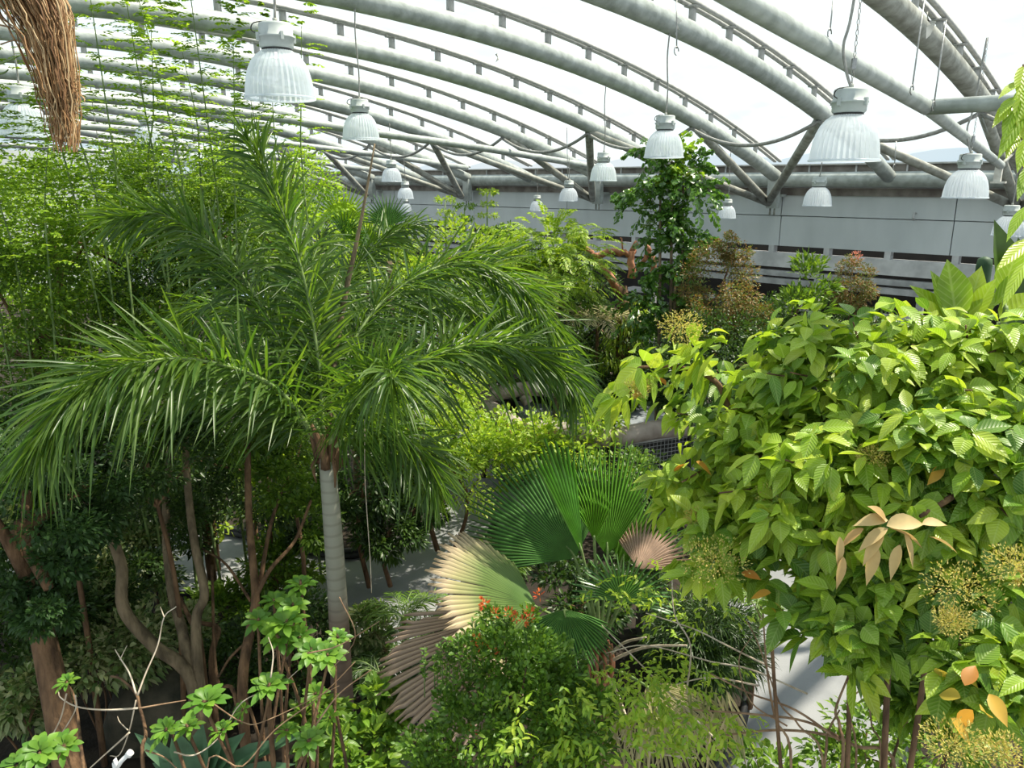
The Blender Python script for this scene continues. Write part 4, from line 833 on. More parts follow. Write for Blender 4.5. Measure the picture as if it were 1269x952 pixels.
# bare curling twigs
tw = thing('bare_twig_shrub', 'leafless shrub of pale curling twigs in the bottom left', 'shrub', gb(180, 960, 4.6))
for pp, r, m_ in (([(178, 965), (180, 910), (172, 875), (168, 860), (150, 842), (137, 838)], .013, 'bark_brown'), ([(170, 862), (180, 835), (195, 800), (203, 765), (218, 752)], .006, 'twig_pale'), ([(203, 765), (198, 752)], .004, 'twig_pale'), ([(168, 860), (160, 835), (148, 815), (142, 805)], .006, 'twig_pale'), ([(148, 818), (157, 800)], .003, 'twig_pale'),
                  ([(170, 878), (130, 880), (95, 876), (75, 865), (72, 858)], .006, 'twig_pale'), ([(172, 878), (200, 873), (230, 868)], .006, 'twig_brown'), ([(168, 868), (160, 905), (148, 935), (136, 937)], .005, 'twig_pale'), ([(160, 908), (130, 935), (108, 955)], .006, 'twig_pale'), ([(158, 905), (148, 895), (145, 888)], .004, 'twig_pale'),
                  ([(82, 860), (75, 890), (60, 920), (50, 945)], .005, 'twig_pale'), ([(93, 862), (93, 880), (75, 910), (60, 925)], .005, 'twig_pale'), ([(215, 932), (240, 936), (270, 915), (300, 870), (345, 850), (370, 830)], .005, 'twig_pale'), ([(335, 840), (338, 810), (332, 790)], .005, 'twig_pale'), ([(255, 960), (300, 950), (340, 905), (400, 860), (440, 820)], .006, 'twig_brown'), ([(390, 900), (420, 860), (460, 830)], .006, 'twig_brown'),
                  ([(260, 870), (300, 895), (330, 893), (420, 850)], .005, 'twig_brown'), ([(180, 930), (205, 940), (225, 960)], .006, 'twig_brown'), ([(380, 810), (420, 800), (470, 770)], .005, 'twig_brown'), ([(420, 740), (440, 790), (410, 830)], .004, 'twig_brown')):
    limb(M[m_], tw, ([gb(*pp[0], 4.5)] if pp[0][1] > 958 else [])+[at(x, y, 4.5+.05*k) for k, (x, y) in enumerate(pp)], r, r*.5, 'twig', 5)
# succulent straps at the bottom
ag = thing('agave', 'broad grey-green strap-leaved plant at the bottom, left of the ringed trunk', 'plant', gb(250, 985, 4.9)); pool = Leaves(); c = at(248, 975, 4.9)
for k, (x, y, w) in enumerate(((168, 900, .12), (215, 895, .16), (250, 890, .17), (300, 900, .14), (340, 905, .12), (380, 890, .08), (360, 935, .10), (190, 940, .12), (275, 905, .15))):
    e = at(x, y, 4.8); pool.add(c, norm(e-c), norm(tocam+UP*.4), np.linalg.norm(e-c)*1.05, w, .12)
put_leaves(pool, T_ST, L['agave'], ag, n_ind=9, cell=2, minpx=5)

# ---------------- middle ground
G3 = None
shrub('forked_sapling', 'slim sapling with a Y-shaped brown trunk standing on the pale path', [(578, 600, 10.4, 40, 50), (545, 560, 10.2, 50, 45)], 'yellow', .07, .032, 30, 22, tpl=T_LN, base=ground(560, 695), tr=.035, cat='tree', rc=.5, nbr=6, tname='trunk', n_ind=0)
shrub('slim_sapling', 'slim reddish-stemmed sapling left of the forked one', [(520, 560, 9.9, 55, 55)], 'mid', .075, .03, 26, 32, tpl=T_LN, base=ground(542, 690), tr=.04, cat='tree', rc=.5, nbr=7, tname='trunk')
shrub('leafy_shrub', 'yellow-green shrub below the right palm fronds', [(505, 520, 10.5, 75, 42), (565, 540, 11.0, 50, 34)], 'yellow', .09, .045, 50, 55, tpl=T_LN, tr=.03)
shrub('leafy_shrub', 'reddish-twigged yellow-green shrub left of the enclosure', [(545, 490, 12.0, 60, 35), (590, 455, 12.9, 30, 18)], 'yellow', .09, .045, 36, 50, tpl=T_LN, tr=.03)
shrub('vine_tangle', 'sprawling yellow-green vine covering the near side of the enclosure', [(640, 540, 11.6, 60, 28), (700, 552, 11.4, 60, 24), (610, 565, 11.2, 55, 30), (745, 520, 11.5, 40, 22)], 'yellow', .10, .055, 70, 34, tpl=T_LN, tr=.02, rc=.5, nbr=8, bark='bark_orange', n_ind=80, cell=9, minpx=7)
shrub('leafy_shrub', 'mid-green shrub between the vine tangle and the great fan', [(770, 590, 10.4, 70, 20), (700, 595, 10.4, 60, 20)], 'mid', .09, .045, 40, 40, tpl=T_LN, tr=.02)
shrub('leafy_shrub', 'grassy green shrub at the path edge under the great fan', [(620, 690, 8.9, 34, 24)], 'mid', .10, .02, 20, 60, tpl=T_LN, tr=.02)
shrub('leafy_shrub', 'dark shrub hidden behind the fan palm crown', [(720, 740, 7.9, 60, 50), (790, 700, 8.4, 60, 40)], 'dark', .08, .035, 36, 60, tpl=T_LN, tr=.02)
# grass mound in black planter
pb = ground(885, 860); pl_t = thing('black_planter', 'black planter box at the edge of the right-hand path', 'planter', pb+A([0, .35, 0]))
mb = MB(); box(mb, pb+A([-.2, .45, .28]), 1.0, .9, .5); mb.build('box', M['edging'], pl_t, smooth=False); mb = MB(); box(mb, pb+A([-.2, .45, .54]), .9, .8, .06); mb.build('soil', M['soil'], pl_t, smooth=False)
shrub('grassy_bush', 'dark fine-bladed mounded bush growing in the black planter', [(868, 790, 7.4, 60, 52)], 'dark', .13, .012, 60, 120, tpl=T_LN, base=pb+A([-.2, .45, 0]), tr=.02, rc=.5, droop=.5)

# raised octagonal pen
pen = thing('octagonal_pen', 'low eight-sided pen with black wire mesh sides and a padded rim, middle of the garden', 'enclosure', A([*(at(735, 530, 13.2)[:2]), 0]))
pc = at(735, 508, 13.6); pz = pc[2]; hx = 8; RR = 1.95
cor = [A([pc[0]+RR*math.cos(math.pi/8+k*math.pi/4-.35), pc[1]+RR*.95*math.sin(math.pi/8+k*math.pi/4-.35), 0]) for k in range(8)]
for k in range(8):
    p, q = cor[k]+UP*pz, cor[(k+1) % 8]+UP*pz; far = (p[1]+q[1])/2 > pc[1]
    o = None; cc = smoothpath([p+UP*.10, (p+q)/2+UP*.13, q+UP*.10], 5)
    mb = MB(); tube(mb, cc, .15, 10); mb.build('padded_rim', M['log'] if (far and (p[0]+q[0])/2 < pc[0]+.3) else M['pad'], pen)
    mb = MB(); tube(mb, A([p-UP*.02, q-UP*.02]), .04, 6); mb.build('rim_rail', M['white_ledge'], pen)
    mb = MB()
    for j in range(14):
        z = -.08-j*.065; tube(mb, A([p+UP*z, q+UP*z]), .005, 4, False)
    for j in range(22): s = j/21; w = p*(1-s)+q*s; tube(mb, A([w, w-UP*.95]), .004, 4, False)
    mb.build('wire_mesh', M['rail_grey'], pen)
    n_ = norm(np.cross(q-p, UP)); mb = MB(); box(mb, (p+q)/2-UP*.5-norm((p+q)/2-pc)*A([1, 1, 0])*.06, np.linalg.norm(q-p), .03, .95, q-p, n_); mb.build('black_sheet', M['edging'], pen, smooth=False)
    mb = MB(); tube(mb, A([p+UP*.05, A([p[0], p[1], .05])]), .05, 6); mb.build('post', M['edging'], pen)
for s in (-1, 1):
    mb = MB(); box(mb, pc+A([s*.7, .1, -.28]), 1.3, 2.2, .04, A([1, 0, s*.12]), A([0, 1., 0])); mb.build('tarpaulin', M['tarp'], pen, smooth=False)
mb = MB(); tube(mb, smoothpath([pc+A([.1, -1.2, -.1]), pc+A([.2, 0, -.05]), pc+A([.1, 1.2, -.1])], 4), .07, 8); mb.build('centre_pole', M['log'], pen)
for pp, r in (([(592, 503), (610, 490), (650, 482), (690, 484), (735, 490)], .13), ([(600, 505), (612, 500)], .07), ([(640, 484), (655, 476)], .06), ([(655, 500), (648, 490)], .1), ([(690, 485), (720, 478), (740, 482)], .09)):
    c = smoothpath([at(x, y, 13.3) for x, y in pp], 4); mb = MB(); tube(mb, c, r, 9); tag(mb.build('driftwood_log', M['log'], None, loc=c[0]), {.13: 'long weathered log lying along the left rim of the pen', .07: 'forked stub at the left end of the weathered log', .06: 'small knobbly stub on top of the weathered log', .1: 'short log leaning against the weathered log', .09: 'weathered log at the back of the pen under the drooping frond'}[r], 'log', 'logs on the pen rim')

# ---------------- background shrubs and trees
G4 = None
shrub('leafy_tree', 'yellow-green tree behind the high right palm frond', [(470, 320, 13.5, 80, 50), (560, 320, 14.5, 90, 42)], 'yellow', .10, .05, 60, 60, cat='tree', tpl=T_LN, tr=.05)
shrub('leafy_tree', 'mid-green tree low behind the right palm fronds', [(560, 400, 13.5, 90, 60), (480, 420, 12.8, 70, 60), (640, 430, 14, 60, 50)], 'mid', .09, .045, 80, 70, cat='tree', tpl=T_LN, tr=.05)
shrub('leafy_tree', 'dark tree in the shade left of the orange cut branches', [(700, 420, 15.0, 70, 60), (770, 440, 14.6, 60, 60), (650, 390, 15.5, 50, 50)], 'dark', .09, .04, 70, 100, cat='tree', tr=.06)
shrub('leafy_tree', 'dark dense tree below the bronze bush', [(900, 450, 12.0, 85, 65), (960, 440, 12.6, 60, 50), (840, 470, 12.2, 45, 50)], 'dark', .07, .032, 90, 120, cat='tree', tr=.06)
shrub('leafy_tree', 'dark shrubbery between the enclosure and the lime tree', [(880, 520, 10.6, 40, 40), (925, 500, 11, 50, 40)], 'dark', .07, .032, 40, 90, cat='shrub', tr=.03)
shrub('leafy_tree', 'very dark tree mass right of the drooping frond tips', [(720, 370, 16.5, 50, 40), (690, 450, 15.5, 70, 50), (790, 470, 14.8, 60, 40)], 'dark', .09, .04, 70, 110, cat='tree', tr=.06)
shrub('leafy_tree', 'dark tree behind the bronze bush and the spear shrub', [(930, 400, 13.8, 60, 40), (980, 440, 13.4, 70, 40), (1060, 420, 13.8, 70, 36)], 'dark', .08, .036, 60, 110, cat='tree', tr=.05)
shrub('bronze_bush', 'bronze-leaved bush right of the fishtail palm', [(890, 360, 12.6, 48, 62), (912, 305, 12.6, 22, 24), (930, 400, 12.4, 34, 30), (855, 390, 12.5, 30, 40)], 'brown', .055, .024, 90, 90, cat='shrub', tr=.04)
shrub('spear_shrub', 'shrub with upright pale green leafy tips before the wall openings', [(985, 385, 12.4, 38, 34), (1005, 350, 12.4, 26, 38), (1000, 420, 12.4, 40, 30)], 'mid', .15, .04, 40, 26, tpl=T_LN, tr=.03, updir=.7, rc=.4, n_ind=60, minpx=8, cell=8)
t = shrub('pink_tipped_shrub', 'small conical shrub with a pink growing tip against the dark openings', [(1056, 355, 13.2, 24, 34)], 'brown', .05, .022, 30, 90, tr=.02, rc=.4)
pool = Leaves(); crown(pool, at(1058, 322, 13.2), A([6, 6, 12])*13.2/F, 8, 14, .06, .022, .5, updir=.9); put_leaves(pool, T_SM, L['pink'], t, stuff='pink_tip')
shrub('leafy_tree', 'mid-green tree filling the space behind the yellow-green feathery tree', [(670, 340, 15.0, 60, 42), (620, 320, 15.2, 50, 36)], 'mid', .09, .045, 60, 70, cat='tree', tpl=T_LN, tr=.05)
# parasol-leaved seedlings rising above the greenery
for x, y, yb, d, lab in ((603, 240, 290, 14.8, 'tall thin plant with parasol leaf whorls against the grey wall'), (551, 250, 290, 14.6, 'shorter thin plant with a flat leaf whorl left of the taller one'), (575, 258, 290, 14.7, 'small leafy shoot between the two whorled plants')):
    c = at(x, y, d); b = A([c[0], c[1], .1]); t = thing('whorled_plant', lab, 'plant', b, 'thin whorled plants by the wall'); pool = Leaves(); limb(M['stem_green'], t, [b, (b+c)/2, c], .03, .012, 'stem', 6)
    for z, r, n in ((0, 18, 16), (-.22, 14, 12), (-.45, 18, 14), (-.7, 14, 12)):
        if z < -.3 and x < 580: continue
        a = rng.random(n)*6.283; lat = np.stack([np.cos(a), np.sin(a), .25*np.ones(n)], 1); e = c+UP*z
        for q in lat: crown(pool, e+q*r*d/F*.6, A([3.5, 3.5, 2])*d/F, 3, 3, .06, .03, .6, droop=.3)
    put_leaves(pool, T_LN, L['yellow' if x != 575 else 'mid'], t)
# feathery albizia
al = thing('feathery_tree', 'yellow-green feathery tree left of the orange cut branches', 'tree', gb(690, 330, 13.4)); pool = Leaves(); b = gb(690, 330, 13.4)
limb(M['bark_grey'], al, [b, at(690, 400, 13.6), at(680, 320, 13.4)], .06, .02, 'trunk')
for k in range(290):
    q = rdir(1)[0]; c = at(682, 318, 13.4)+q*A([72, 60, 55])*13.4/F*(.5+.5*rng.random()); D = norm(q*A([1, 1, .4])+UP*.25)
    pinnate(pool, c, D, .42, 15, .10, .022, 65, .5)
put_leaves(pool, T_SM, L['yellow'], al); pool = Leaves()
for k in range(150):
    q = rdir(1)[0]; c = at(685, 350, 13.8)+q*A([70, 50, 55])*13.4/F*(.5+.5*rng.random()); pinnate(pool, c, norm(q*A([1, 1, .4])), .42, 14, .10, .022, 65, .5)
put_leaves(pool, T_SM, L['mid'], al, stuff='lower_foliage')
# pollarded tree with orange bark
po = thing('pollarded_tree', 'cut-back tree with stout orange-brown limbs in front of the wall openings', 'tree', gb(765, 345, 14.6)); b = gb(765, 345, 14.6)
for pp, r, l in (([(766, 360), (745, 330), (728, 312), (714, 298)], .10, .07), ([(735, 318), (760, 312), (782, 316)], .085, .07), ([(782, 345), (782, 315), (786, 300)], .10, .06), ([(790, 335), (802, 312), (798, 300)], .06, .04), ([(772, 315), (768, 295)], .03, .015), ([(810, 340), (806, 318), (800, 312)], .08, .06)):
    limb(M['bark_orange'], po, [at(x, y, 14.4) for x, y in pp], r*.8, l*.75, 'limb', 9, jitter=.02)
limb(M['bark_brown'], po, [b, at(772, 420, 14.5), at(770, 355, 14.4)], .16, .11, 'trunk', 10)
pool = Leaves()
for (x, y, r) in ((714, 292, 10), (795, 395, 22), (775, 410, 26), (752, 440, 20)): crown(pool, at(x, y, 14.2), A([r, r, r*1.2])*14.2/F, 12, 24, .10, .03, .5, droop=.8, updir=-.4)
put_leaves(pool, T_LN, L['yellow'], po)
# fishtail palm
ft = thing('fishtail_palm', 'tall fishtail palm with glossy ragged leaf sprays in front of the grey wall', 'palm', gb(832, 400, 12.9)); b = gb(832, 400, 12.9)
for k, (dx, yt) in enumerate(((0, 200), (-14, 240), (14, 230), (4, 330))): limb(M['bark_grey'], ft, [b+A([dx*.012, 0, 0]), at(830+dx, 420, 12.9), at(832+dx, yt, 12.9)], .04, .02, 'trunk', 8)
pool = Leaves(); pg = Leaves(); stm = []
def ftspray(pl, x, y, r, n, up_):
    for k in range(n):
        q = rdir(1)[0]; q[2] = q[2]*.5+up_; D = norm(q); c = at(x, y, 12.9)+rdir(1)[0]*r*12.9/F*.35; w = r*12.9/F*(.7+.5*rng.random())
        pinnate(pl, c, D, w, 13, .115, .05, 55, .5, roll=.9)
for x, y, r, n in ((800, 240, 38, 9), (845, 215, 36, 11), (870, 240, 34, 9), (820, 285, 34, 9), (860, 300, 34, 8), (800, 190, 26, 6), (870, 200, 24, 6), (795, 375, 36, 11), (835, 380, 30, 9), (780, 250, 26, 5), (840, 330, 30, 8), (812, 410, 28, 7), (828, 265, 26, 8), (832, 300, 26, 8), (815, 340, 28, 8), (826, 235, 24, 6), (845, 270, 26, 6)): ftspray(pool, x, y, r, int(n*2.1), .35)
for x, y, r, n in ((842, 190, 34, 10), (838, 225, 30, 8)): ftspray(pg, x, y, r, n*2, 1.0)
put_leaves(pool, T_FT, L['glossy'], ft, n_ind=200, cell=6, minpx=8); put_leaves(pg, T_FT, L['bright'], ft, stuff='sun_toned_foliage')  # top sprays take a brighter leaf colour, sunlight painted in
# small fan palms poking up behind the big palm
for x, y, r, lab in ((425, 258, 34, 'pale yellow-green fan leaf palm left of the pale spear'), (480, 262, 30, 'small fan leaf palm right of the pale spear'), (455, 285, 22, 'low small fan palm behind the spear')):
    c = at(x, y+18, 11.0); t = thing('small_fan_palm', lab, 'palm', A([c[0], c[1], .1]), 'small fan palms behind the foxtail palm')
    limb(M['bark_grey'], t, [A([c[0], c[1], .1]), c-UP*.5], .06, .05, 'trunk'); limb(M['stem_green'], t, [c-UP*.5, c], .02, .012, 'stalk')
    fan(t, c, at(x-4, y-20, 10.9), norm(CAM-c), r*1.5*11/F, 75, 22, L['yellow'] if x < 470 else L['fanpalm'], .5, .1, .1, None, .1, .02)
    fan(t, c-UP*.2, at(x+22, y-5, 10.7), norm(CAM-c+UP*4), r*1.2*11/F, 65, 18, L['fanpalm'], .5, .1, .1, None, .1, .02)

# ---------------- right edge: broad paddle leaves, cactus, overhanging twig
bl = thing('paddle_leaved_plant', 'plant with very broad sunlit green leaves behind the lime tree at right', 'plant', gb(1190, 400, 5.6)); pool = Leaves(); c0 = at(1190, 395, 5.6)
for (x, y, x1, y1, w) in ((1185, 400, 1175, 322, .22), (1195, 400, 1215, 330, .16), (1190, 402, 1205, 340, .22), (1180, 400, 1132, 352, .12), (1200, 400, 1232, 345, .14), (1175, 398, 1155, 335, .16), (1195, 398, 1160, 360, .2), (1240, 370, 1262, 300, .16), (1230, 380, 1275, 330, .16), (1240, 400, 1285, 360, .2), (1190, 405, 1230, 362, .16), (1170, 405, 1140, 370, .14), (1245, 330, 1290, 290, .15), (1205, 402, 1190, 345, .2), (1250, 440, 1290, 400, .2)):
    p, q = at(x, y, 5.5), at(x1, y1, 5.5+rng.normal()*.12); pool.add(p, norm(q-p), norm(tocam+UP*.4+rng.normal(size=3)*.2), np.linalg.norm(q-p)*1.1, w*1.1, .08)
put_leaves(pool, T_OV, L['lime'], bl, 'broad_leaf', 20, cell=2, minpx=5); limb(M['stem_green'], bl, [gb(1190, 400, 5.6), at(1195, 450, 5.6), c0], .04, .02, 'stem')
limb(M['stem_green'], bl, [gb(1190, 400, 5.6), at(1230, 460, 5.6), at(1245, 370, 5.5)], .04, .012, 'stem')
bn = thing('banana_plant', 'dark green banana leaves at the right edge below the low lamp', 'plant', gb(1240, 400, 8.6)); pool = Leaves(); pw = Leaves()
for (x, y, x1, y1, w) in ((1245, 400, 1232, 268, .42), (1245, 410, 1262, 290, .4), (1255, 400, 1275, 300, .4)): p, q = at(x, y, 8.6), at(x1, y1, 8.5); pool.add(p, norm(q-p), norm(tocam+A([.3, 0, 0])), np.linalg.norm(q-p), w, .03)
put_leaves(pool, T_ST, L['dark'], bn, 'banana_leaf', 5, cell=2, minpx=5)
for (x, y, x1, y1) in ((1222, 385, 1245, 345), (1205, 395, 1240, 365)): p, q = at(x, y, 6.6), at(x1, y1, 6.6); pw.add(p, norm(q-p), norm(tocam+UP), np.linalg.norm(q-p), .10, .05)
put_leaves(pw, T_ST, L['varieg'], bl, 'pale_leaf', 5, cell=2, minpx=5); limb(M['stem_green'], bn, [gb(1240, 400, 8.6), at(1245, 400, 8.6)], .12, .08, 'stem')
cz = at(1221, 318, 9.0); mb = MB(); cb = A([cz[0], cz[1], .1]); tube(mb, A([cb, cb*.5+cz*.5, cz-UP*.1, cz-UP*.03, cz]), [.09, .085, .085, .075, .02], 14)
m_ = solid('dark_cactus_skin', (.02, .06, .025), (.045, .10, .04), 6, .6); tag(mb.build('column_cactus', m_, None, loc=cb), 'dark green column with rounded top, left of the banana leaves', 'cactus')
ov = thing('overhanging_vine', 'leafy shoot with bright lime leaves hanging in at the top right edge', 'plant', at(1275, 230, 3.4), None); pool = Leaves()
for (x, y, x1, y1, w) in ((1262, 120, 1245, 165, .06), (1255, 125, 1232, 150, .05), (1265, 110, 1262, 145, .06), (1268, 140, 1240, 185, .06), (1262, 165, 1248, 190, .045), (1266, 185, 1280, 215, .05), (1268, 100, 1240, 115, .05), (1262, 130, 1275, 175, .06), (1272, 255, 1250, 290, .05), (1275, 300, 1240, 325, .06), (1270, 325, 1245, 370, .05), (1270, 80, 1262, 112, .06), (1275, 205, 1262, 240, .05), (1258, 120, 1240, 138, .05), (1266, 150, 1252, 178, .05), (1272, 170, 1262, 205, .05)):
    p, q = at(x, y, 3.3), at(x1, y1, 3.25); pool.add(p, norm(q-p), norm(tocam*.6+UP+rng.normal(size=3)*.3), np.linalg.norm(q-p)*1.1, w, .12)
put_leaves(pool, T_OV, L['lime'], ov, n_ind=20, cell=2, minpx=5)
limb(M['bark_brown'], ov, [gb(1330, 700, 3.6), at(1310, 700, 3.6), at(1300, 560, 3.5), at(1285, 400, 3.4), at(1272, 230, 3.35), at(1264, 120, 3.3), at(1268, 80, 3.3)], .018, .005, 'stem')
# dry fibres hanging at top left
df = thing('dry_flower_stalk', 'bundle of dry reddish-brown fibres hanging down at the top left corner', 'dead frond', at(20, -60, 3.6)); mb = MB()
for k in range(330):
    s = rng.normal(); s2 = rng.normal(); l = rng.random(); e = 80+110*l**.8; x0 = 28+s*18
    pts = [at(x0-28, -70, 3.6+.04*s2), at(x0+14, 0+10*rng.random(), 3.6+.05*s2), at(58+s*14, 45, 3.6+.05*s2), at(74+s*10, 62+.35*e, 3.6+.05*s2), at(84+s*(13-6*l)-3, e, 3.6+.05*s2)]
    tube(mb, smoothpath(pts, 4)+A([1, 1, 0])*rng.normal(size=(17, 3))*.005, [.0045, .0035, .0022], 3, False, rng.random())
limb(M['bark_brown'], df, [gb(-420, 0, 3.6), at(-420, -150, 3.6), at(-150, -160, 3.6), at(0, -72, 3.6)], .07, .02, 'stalk')
mb.build('hanging_fibre', M['fibre'], df, kind='stuff')
for pp in ([(0, 5), (40, 30), (62, 48)], [(-5, 30), (30, 38), (56, 46)], [(10, -10), (45, 20), (70, 60)], [(0, 55), (20, 50), (35, 60)], [(45, 40), (48, 80), (50, 115)], [(40, 20), (44, 60), (46, 90)], [(15, -10), (35, 30), (50, 85)]):
    limb(M['twig_brown'], df, [at(x, y, 3.62) for x, y in pp], .004, .0015, 'side_fibre', 4)
for pp in ([(-5, 80), (8, 76), (22, 70)], [(-5, 92), (5, 90), (10, 86)]): limb(M['stem_green'], df, [at(x, y, 3.6) for x, y in pp], .006, .003, 'leaf_tip', 4)

# ---------------- foreground centre
of = shrub('flowering_bush', 'dense small-leaved bush with orange-red flower tips, bottom centre', [(625, 860, 4.7, 92, 82), (565, 920, 4.6, 70, 56), (690, 900, 4.6, 75, 70), (640, 800, 4.8, 55, 55)], 'bush', .046, .023, 150, 50, tpl=T_OB, tr=.03, rc=.26, n_ind=260, cell=7, minpx=7, updir=.5, nbr=5, cat='shrub', bark='bark_brown', stems=3, spread=.1)
fl = Leaves()
for x, y in ((600, 745), (640, 765), (648, 770), (655, 757), (668, 737), (612, 760), (596, 800), (590, 792), (610, 808), (655, 768), (585, 905), (600, 750), (630, 760)):
    c = at(x, y, 4.65); n = 16; q = rdir(n); fl.add(c+q*.018, norm(q+UP*.6), rdir(n), .03, .011, 0.)
put_leaves(fl, T_LN, L['orangeflower'], of, 'petal', 60, 'petals', cell=3, minpx=4)
for k in range(26):
    x = 520+rng.random()*210; y = 745+60*abs((x-625)/110)+rng.random()*30; c = at(x, y+25, 4.7); pool = Leaves(); n = 14; s = rng.random(n)[:, None]; e = at(x, y, 4.7); a = rng.random(n)*6.283; lat = np.stack([np.cos(a), np.sin(a), a*0+.5], 1)
    pool.add(c+(e-c)*s, norm(lat), norm(UP+lat*-.3), .04, .018, .1); put_leaves(pool, T_LN, L['bush'], of, stuff='shoot_leaves'); limb(M['stem_green'], of, [c-UP*.1, e], .004, .002, 'shoot', 4)
# jasmine-like vine
jv = thing('trailing_vine', 'light yellow-green vine with narrow paired leaves sprawling over dry palm leaves, bottom centre right', 'vine', gb(800, 930, 5.2)); pool = Leaves(); jb = gb(800, 930, 5.2)
JB = [(830, 720, 5.6, 60, 45), (780, 740, 5.6, 60, 35), (860, 760, 5.5, 60, 40), (790, 860, 4.7, 95, 45), (850, 900, 4.6, 80, 50), (700, 860, 4.5, 60, 40), (760, 920, 4.4, 80, 35), (840, 830, 5.0, 60, 30), (660, 910, 4.4, 50, 35), (890, 680, 5.6, 40, 25)]
for (x, y, d, rx, ry) in JB:
    n = int(rx*ry/(60 if y > 800 else 130))
    for k in range(n):
        q = rdir(1)[0]; c = at(x+q[0]*rx*rng.random()**.5, y+q[2]*ry*rng.random()**.5, d+q[1]*.25); D = norm(A([q[0], q[1], .25+.4*q[2]])); w = .16+.1*rng.random()
        pinnate(pool, c, D, w*(.6+.7*rng.random()), 4, .058, .019, 55, .5, t0=.25, jit=.38, roll=.5)
put_leaves(pool, T_LN, L['yellow'], jv, n_ind=290, cell=8, minpx=9)
for pp in ([(900, 930), (840, 870), (770, 800), (745, 775)], [(960, 830), (900, 800), (860, 780), (800, 760)], [(860, 940), (800, 930), (740, 900), (700, 870)], [(720, 860), (700, 840), (690, 820)], [(1000, 860), (930, 830), (880, 820), (800, 800), (750, 810)], [(940, 850), (880, 840), (830, 850)], [(730, 930), (690, 900), (670, 880)], [(850, 860), (855, 800), (835, 760), (832, 700)]):
    limb(M['twig_pale'], jv, [at(x, y, 4.9+.06*k) for k, (x, y) in enumerate(pp)], .007, .003, 'vine_stem', 5)
# hanging dry grass strips
dg = Leaves(); dt = thing('dry_palm_skirt', 'skirt of dry straw leaf strips hanging under the vine at the bottom', 'dead leaves', gb(830, 900, 5.3))
for k in range(110):
    x = 740+170*rng.random(); y = 850+45*rng.random(); dg.add(at(x, y, 5.1+.1*rng.normal()), norm(A([.45*rng.normal(), -.3+.3*rng.normal(), -1])), norm(tocam+rng.normal(size=3)*.3), .35, .016, .1)
put_leaves(dg, T_ST, L['straw'], dt, 'dry_strip', 150, 'dry_strips', cell=6, minpx=8)
# cycad-like small palms by the path
def smallpalm(x, y, d, n, ln, lm, label, lw=.014, ll=.16, cat='palm', grp='small feather-leaved palms beside the path', up_=.5):
    c = at(x, y, d); b = A([c[0], c[1], .1]); t = thing('small_feather_palm', label, cat, b, grp); limb(M['bark_brown'], t, [b, (b+c)/2, c], .035, .03, 'stem'); ow = []; pool = Leaves()
    for k in range(n):
        a = k*2.4+rng.random()*.4; D = norm(A([math.cos(a), math.sin(a), up_+.5*rng.random()])); s = np.linspace(0, 1, 9); l = ln*(.8+.4*rng.random()); p = c+np.outer(s*l, D); p[:, 2] -= .55*l*s**2
        mb = MB(); tube(mb, p, [.008, .003], 5, False); ow.append(mb.build('frond', M['stem_green'], t, loc=c)); pinn_path(pool, p, 22, ll, lw, 58, k, .15, .25, .12, .6)
    put_leaves(pool, T_LN, L[lm], None, stuff='leaflets', owners=ow)
smallpalm(500, 765, 7.8, 13, .62, 'mid', 'bright small palm by the path, right of the ringed trunk')
smallpalm(535, 800, 7.4, 12, .6, 'dark', 'dark small palm beneath the half-dried fan')
smallpalm(470, 835, 7.3, 11, .5, 'dark', 'dark small palm between the ringed trunk and the dead fan')
smallpalm(940, 745, 7.4, 8, .4, 'mid', 'small palm at the foot of the lime tree beside the path')
smallpalm(740, 400, 14.0, 14, 1.2, 'straw', 'pale narrow-leaved palm at the tip of the high right frond', .02, .3, grp=None)
shrub('leafy_shrub', 'small bright-leaved plant at the path edge below the dead fan', [(470, 880, 6.0, 30, 34), (450, 930, 5.7, 40, 30)], 'limed', .11, .055, 20, 22, tpl=T_OV, tr=.014, stems=3, rc=.45, n_ind=70, minpx=10)
shrub('leafy_shrub', 'shady plant tucked against the ringed trunk at the bottom', [(395, 900, 5.9, 30, 36)], 'mid', .10, .045, 16, 22, tpl=T_OV, tr=.014, stems=3, rc=.45)
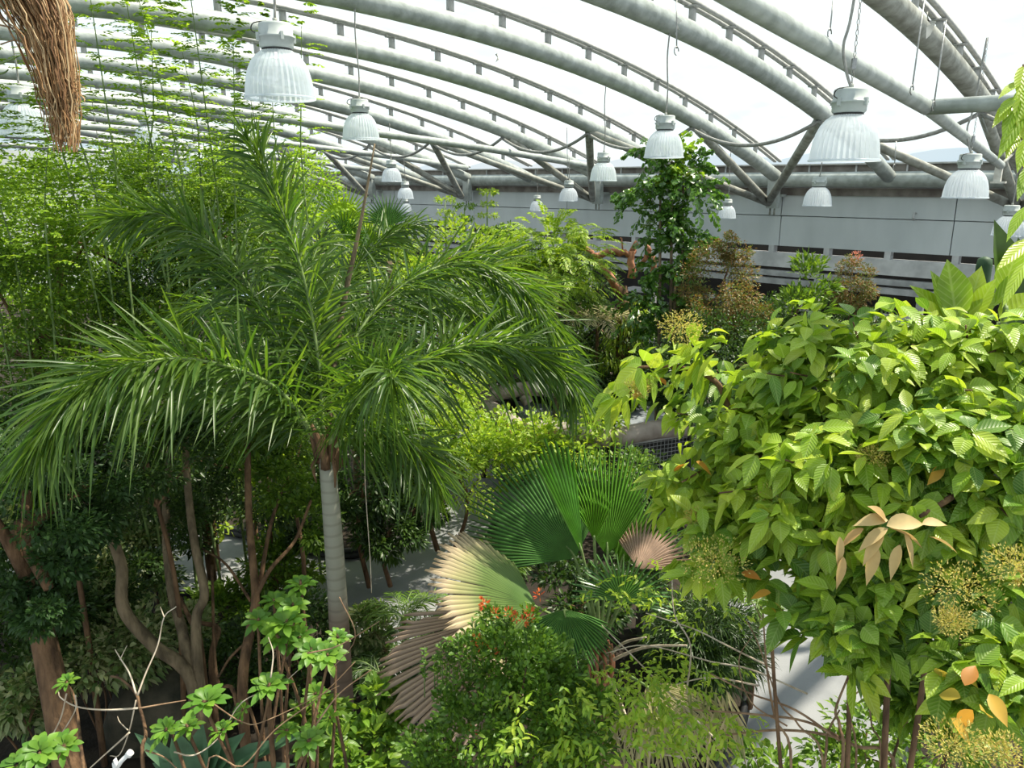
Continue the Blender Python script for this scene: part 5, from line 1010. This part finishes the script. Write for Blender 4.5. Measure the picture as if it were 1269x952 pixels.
shrub('leafy_shrub', 'low green shrub under the lime tree at the bottom right', [(1100, 925, 5.0, 70, 28), (1050, 940, 5.2, 45, 20)], 'limed', .07, .035, 30, 26, tpl=T_LN, tr=.014, stems=3, rc=.45, n_ind=90, minpx=8)
shrub('leafy_shrub', 'dark leafy plant beneath the lime tree on the right', [(1130, 850, 4.6, 45, 40), (1180, 880, 4.4, 50, 40)], 'limed', .12, .045, 26, 24, tpl=T_OV, tr=.014, stems=2, rc=.45, n_ind=60, minpx=12)
shrub('leafy_shrub', 'pale-leaved sprig at the bottom edge on the right-hand path', [(950, 945, 5.6, 30, 12)], 'limed', .09, .04, 8, 14, tpl=T_OV, tr=.01, rc=.6, n_ind=20)
# slender bare branches crossing the right path
br = thing('bare_branch_shrub', 'thin brown leafless branches arching over the right-hand path', 'shrub', gb(1100, 960, 4.6))
for pp, r in (([(1110, 965), (1060, 925), (1020, 910), (960, 905), (893, 912)], .012), ([(1060, 925), (1000, 895), (930, 885), (860, 880)], .009), ([(1040, 918), (985, 880), (930, 860), (880, 835)], .008), ([(980, 960), (960, 890), (950, 830), (945, 760)], .010), ([(1020, 965), (990, 900), (965, 870), (940, 800), (925, 770)], .008), ([(1042, 965), (1040, 900), (1035, 880), (1050, 840)], .012), ([(1060, 960), (1050, 880), (1070, 850)], .008), ([(1090, 960), (1080, 900), (1075, 860)], .008), ([(975, 900), (930, 870), (915, 820), (930, 790)], .005), ([(1020, 960), (1025, 910), (1040, 880)], .010), ([(945, 770), (930, 745), (915, 735)], .003)):
    limb(M['twig_brown'], br, ([gb(*pp[0], 4.5)] if pp[0][1] > 955 else [])+[at(x, y, 4.5+.04*k) for k, (x, y) in enumerate(pp)], r, r*.5, 'branch', 6)

# white plastic pipe end at the bottom left
mb = MB(); p, q = at(162, 932, 4.0), at(146, 950, 4.0); g = gb(140, 960, 4.0); tube(mb, smoothpath([p, q, A([q[0]-.02, q[1], q[2]-.15]), g], 4), .012, 8); o = mb.build('plastic_pipe', M['white'], None, loc=g)
tag(o, 'white plastic pipe end sticking up beside the bottom left leaf rosettes', 'pipe')
mb = MB(); tube(mb, A([p-(p-q)*.25, p]), .018, 10); mb.build('pipe_collar', M['white'], o)
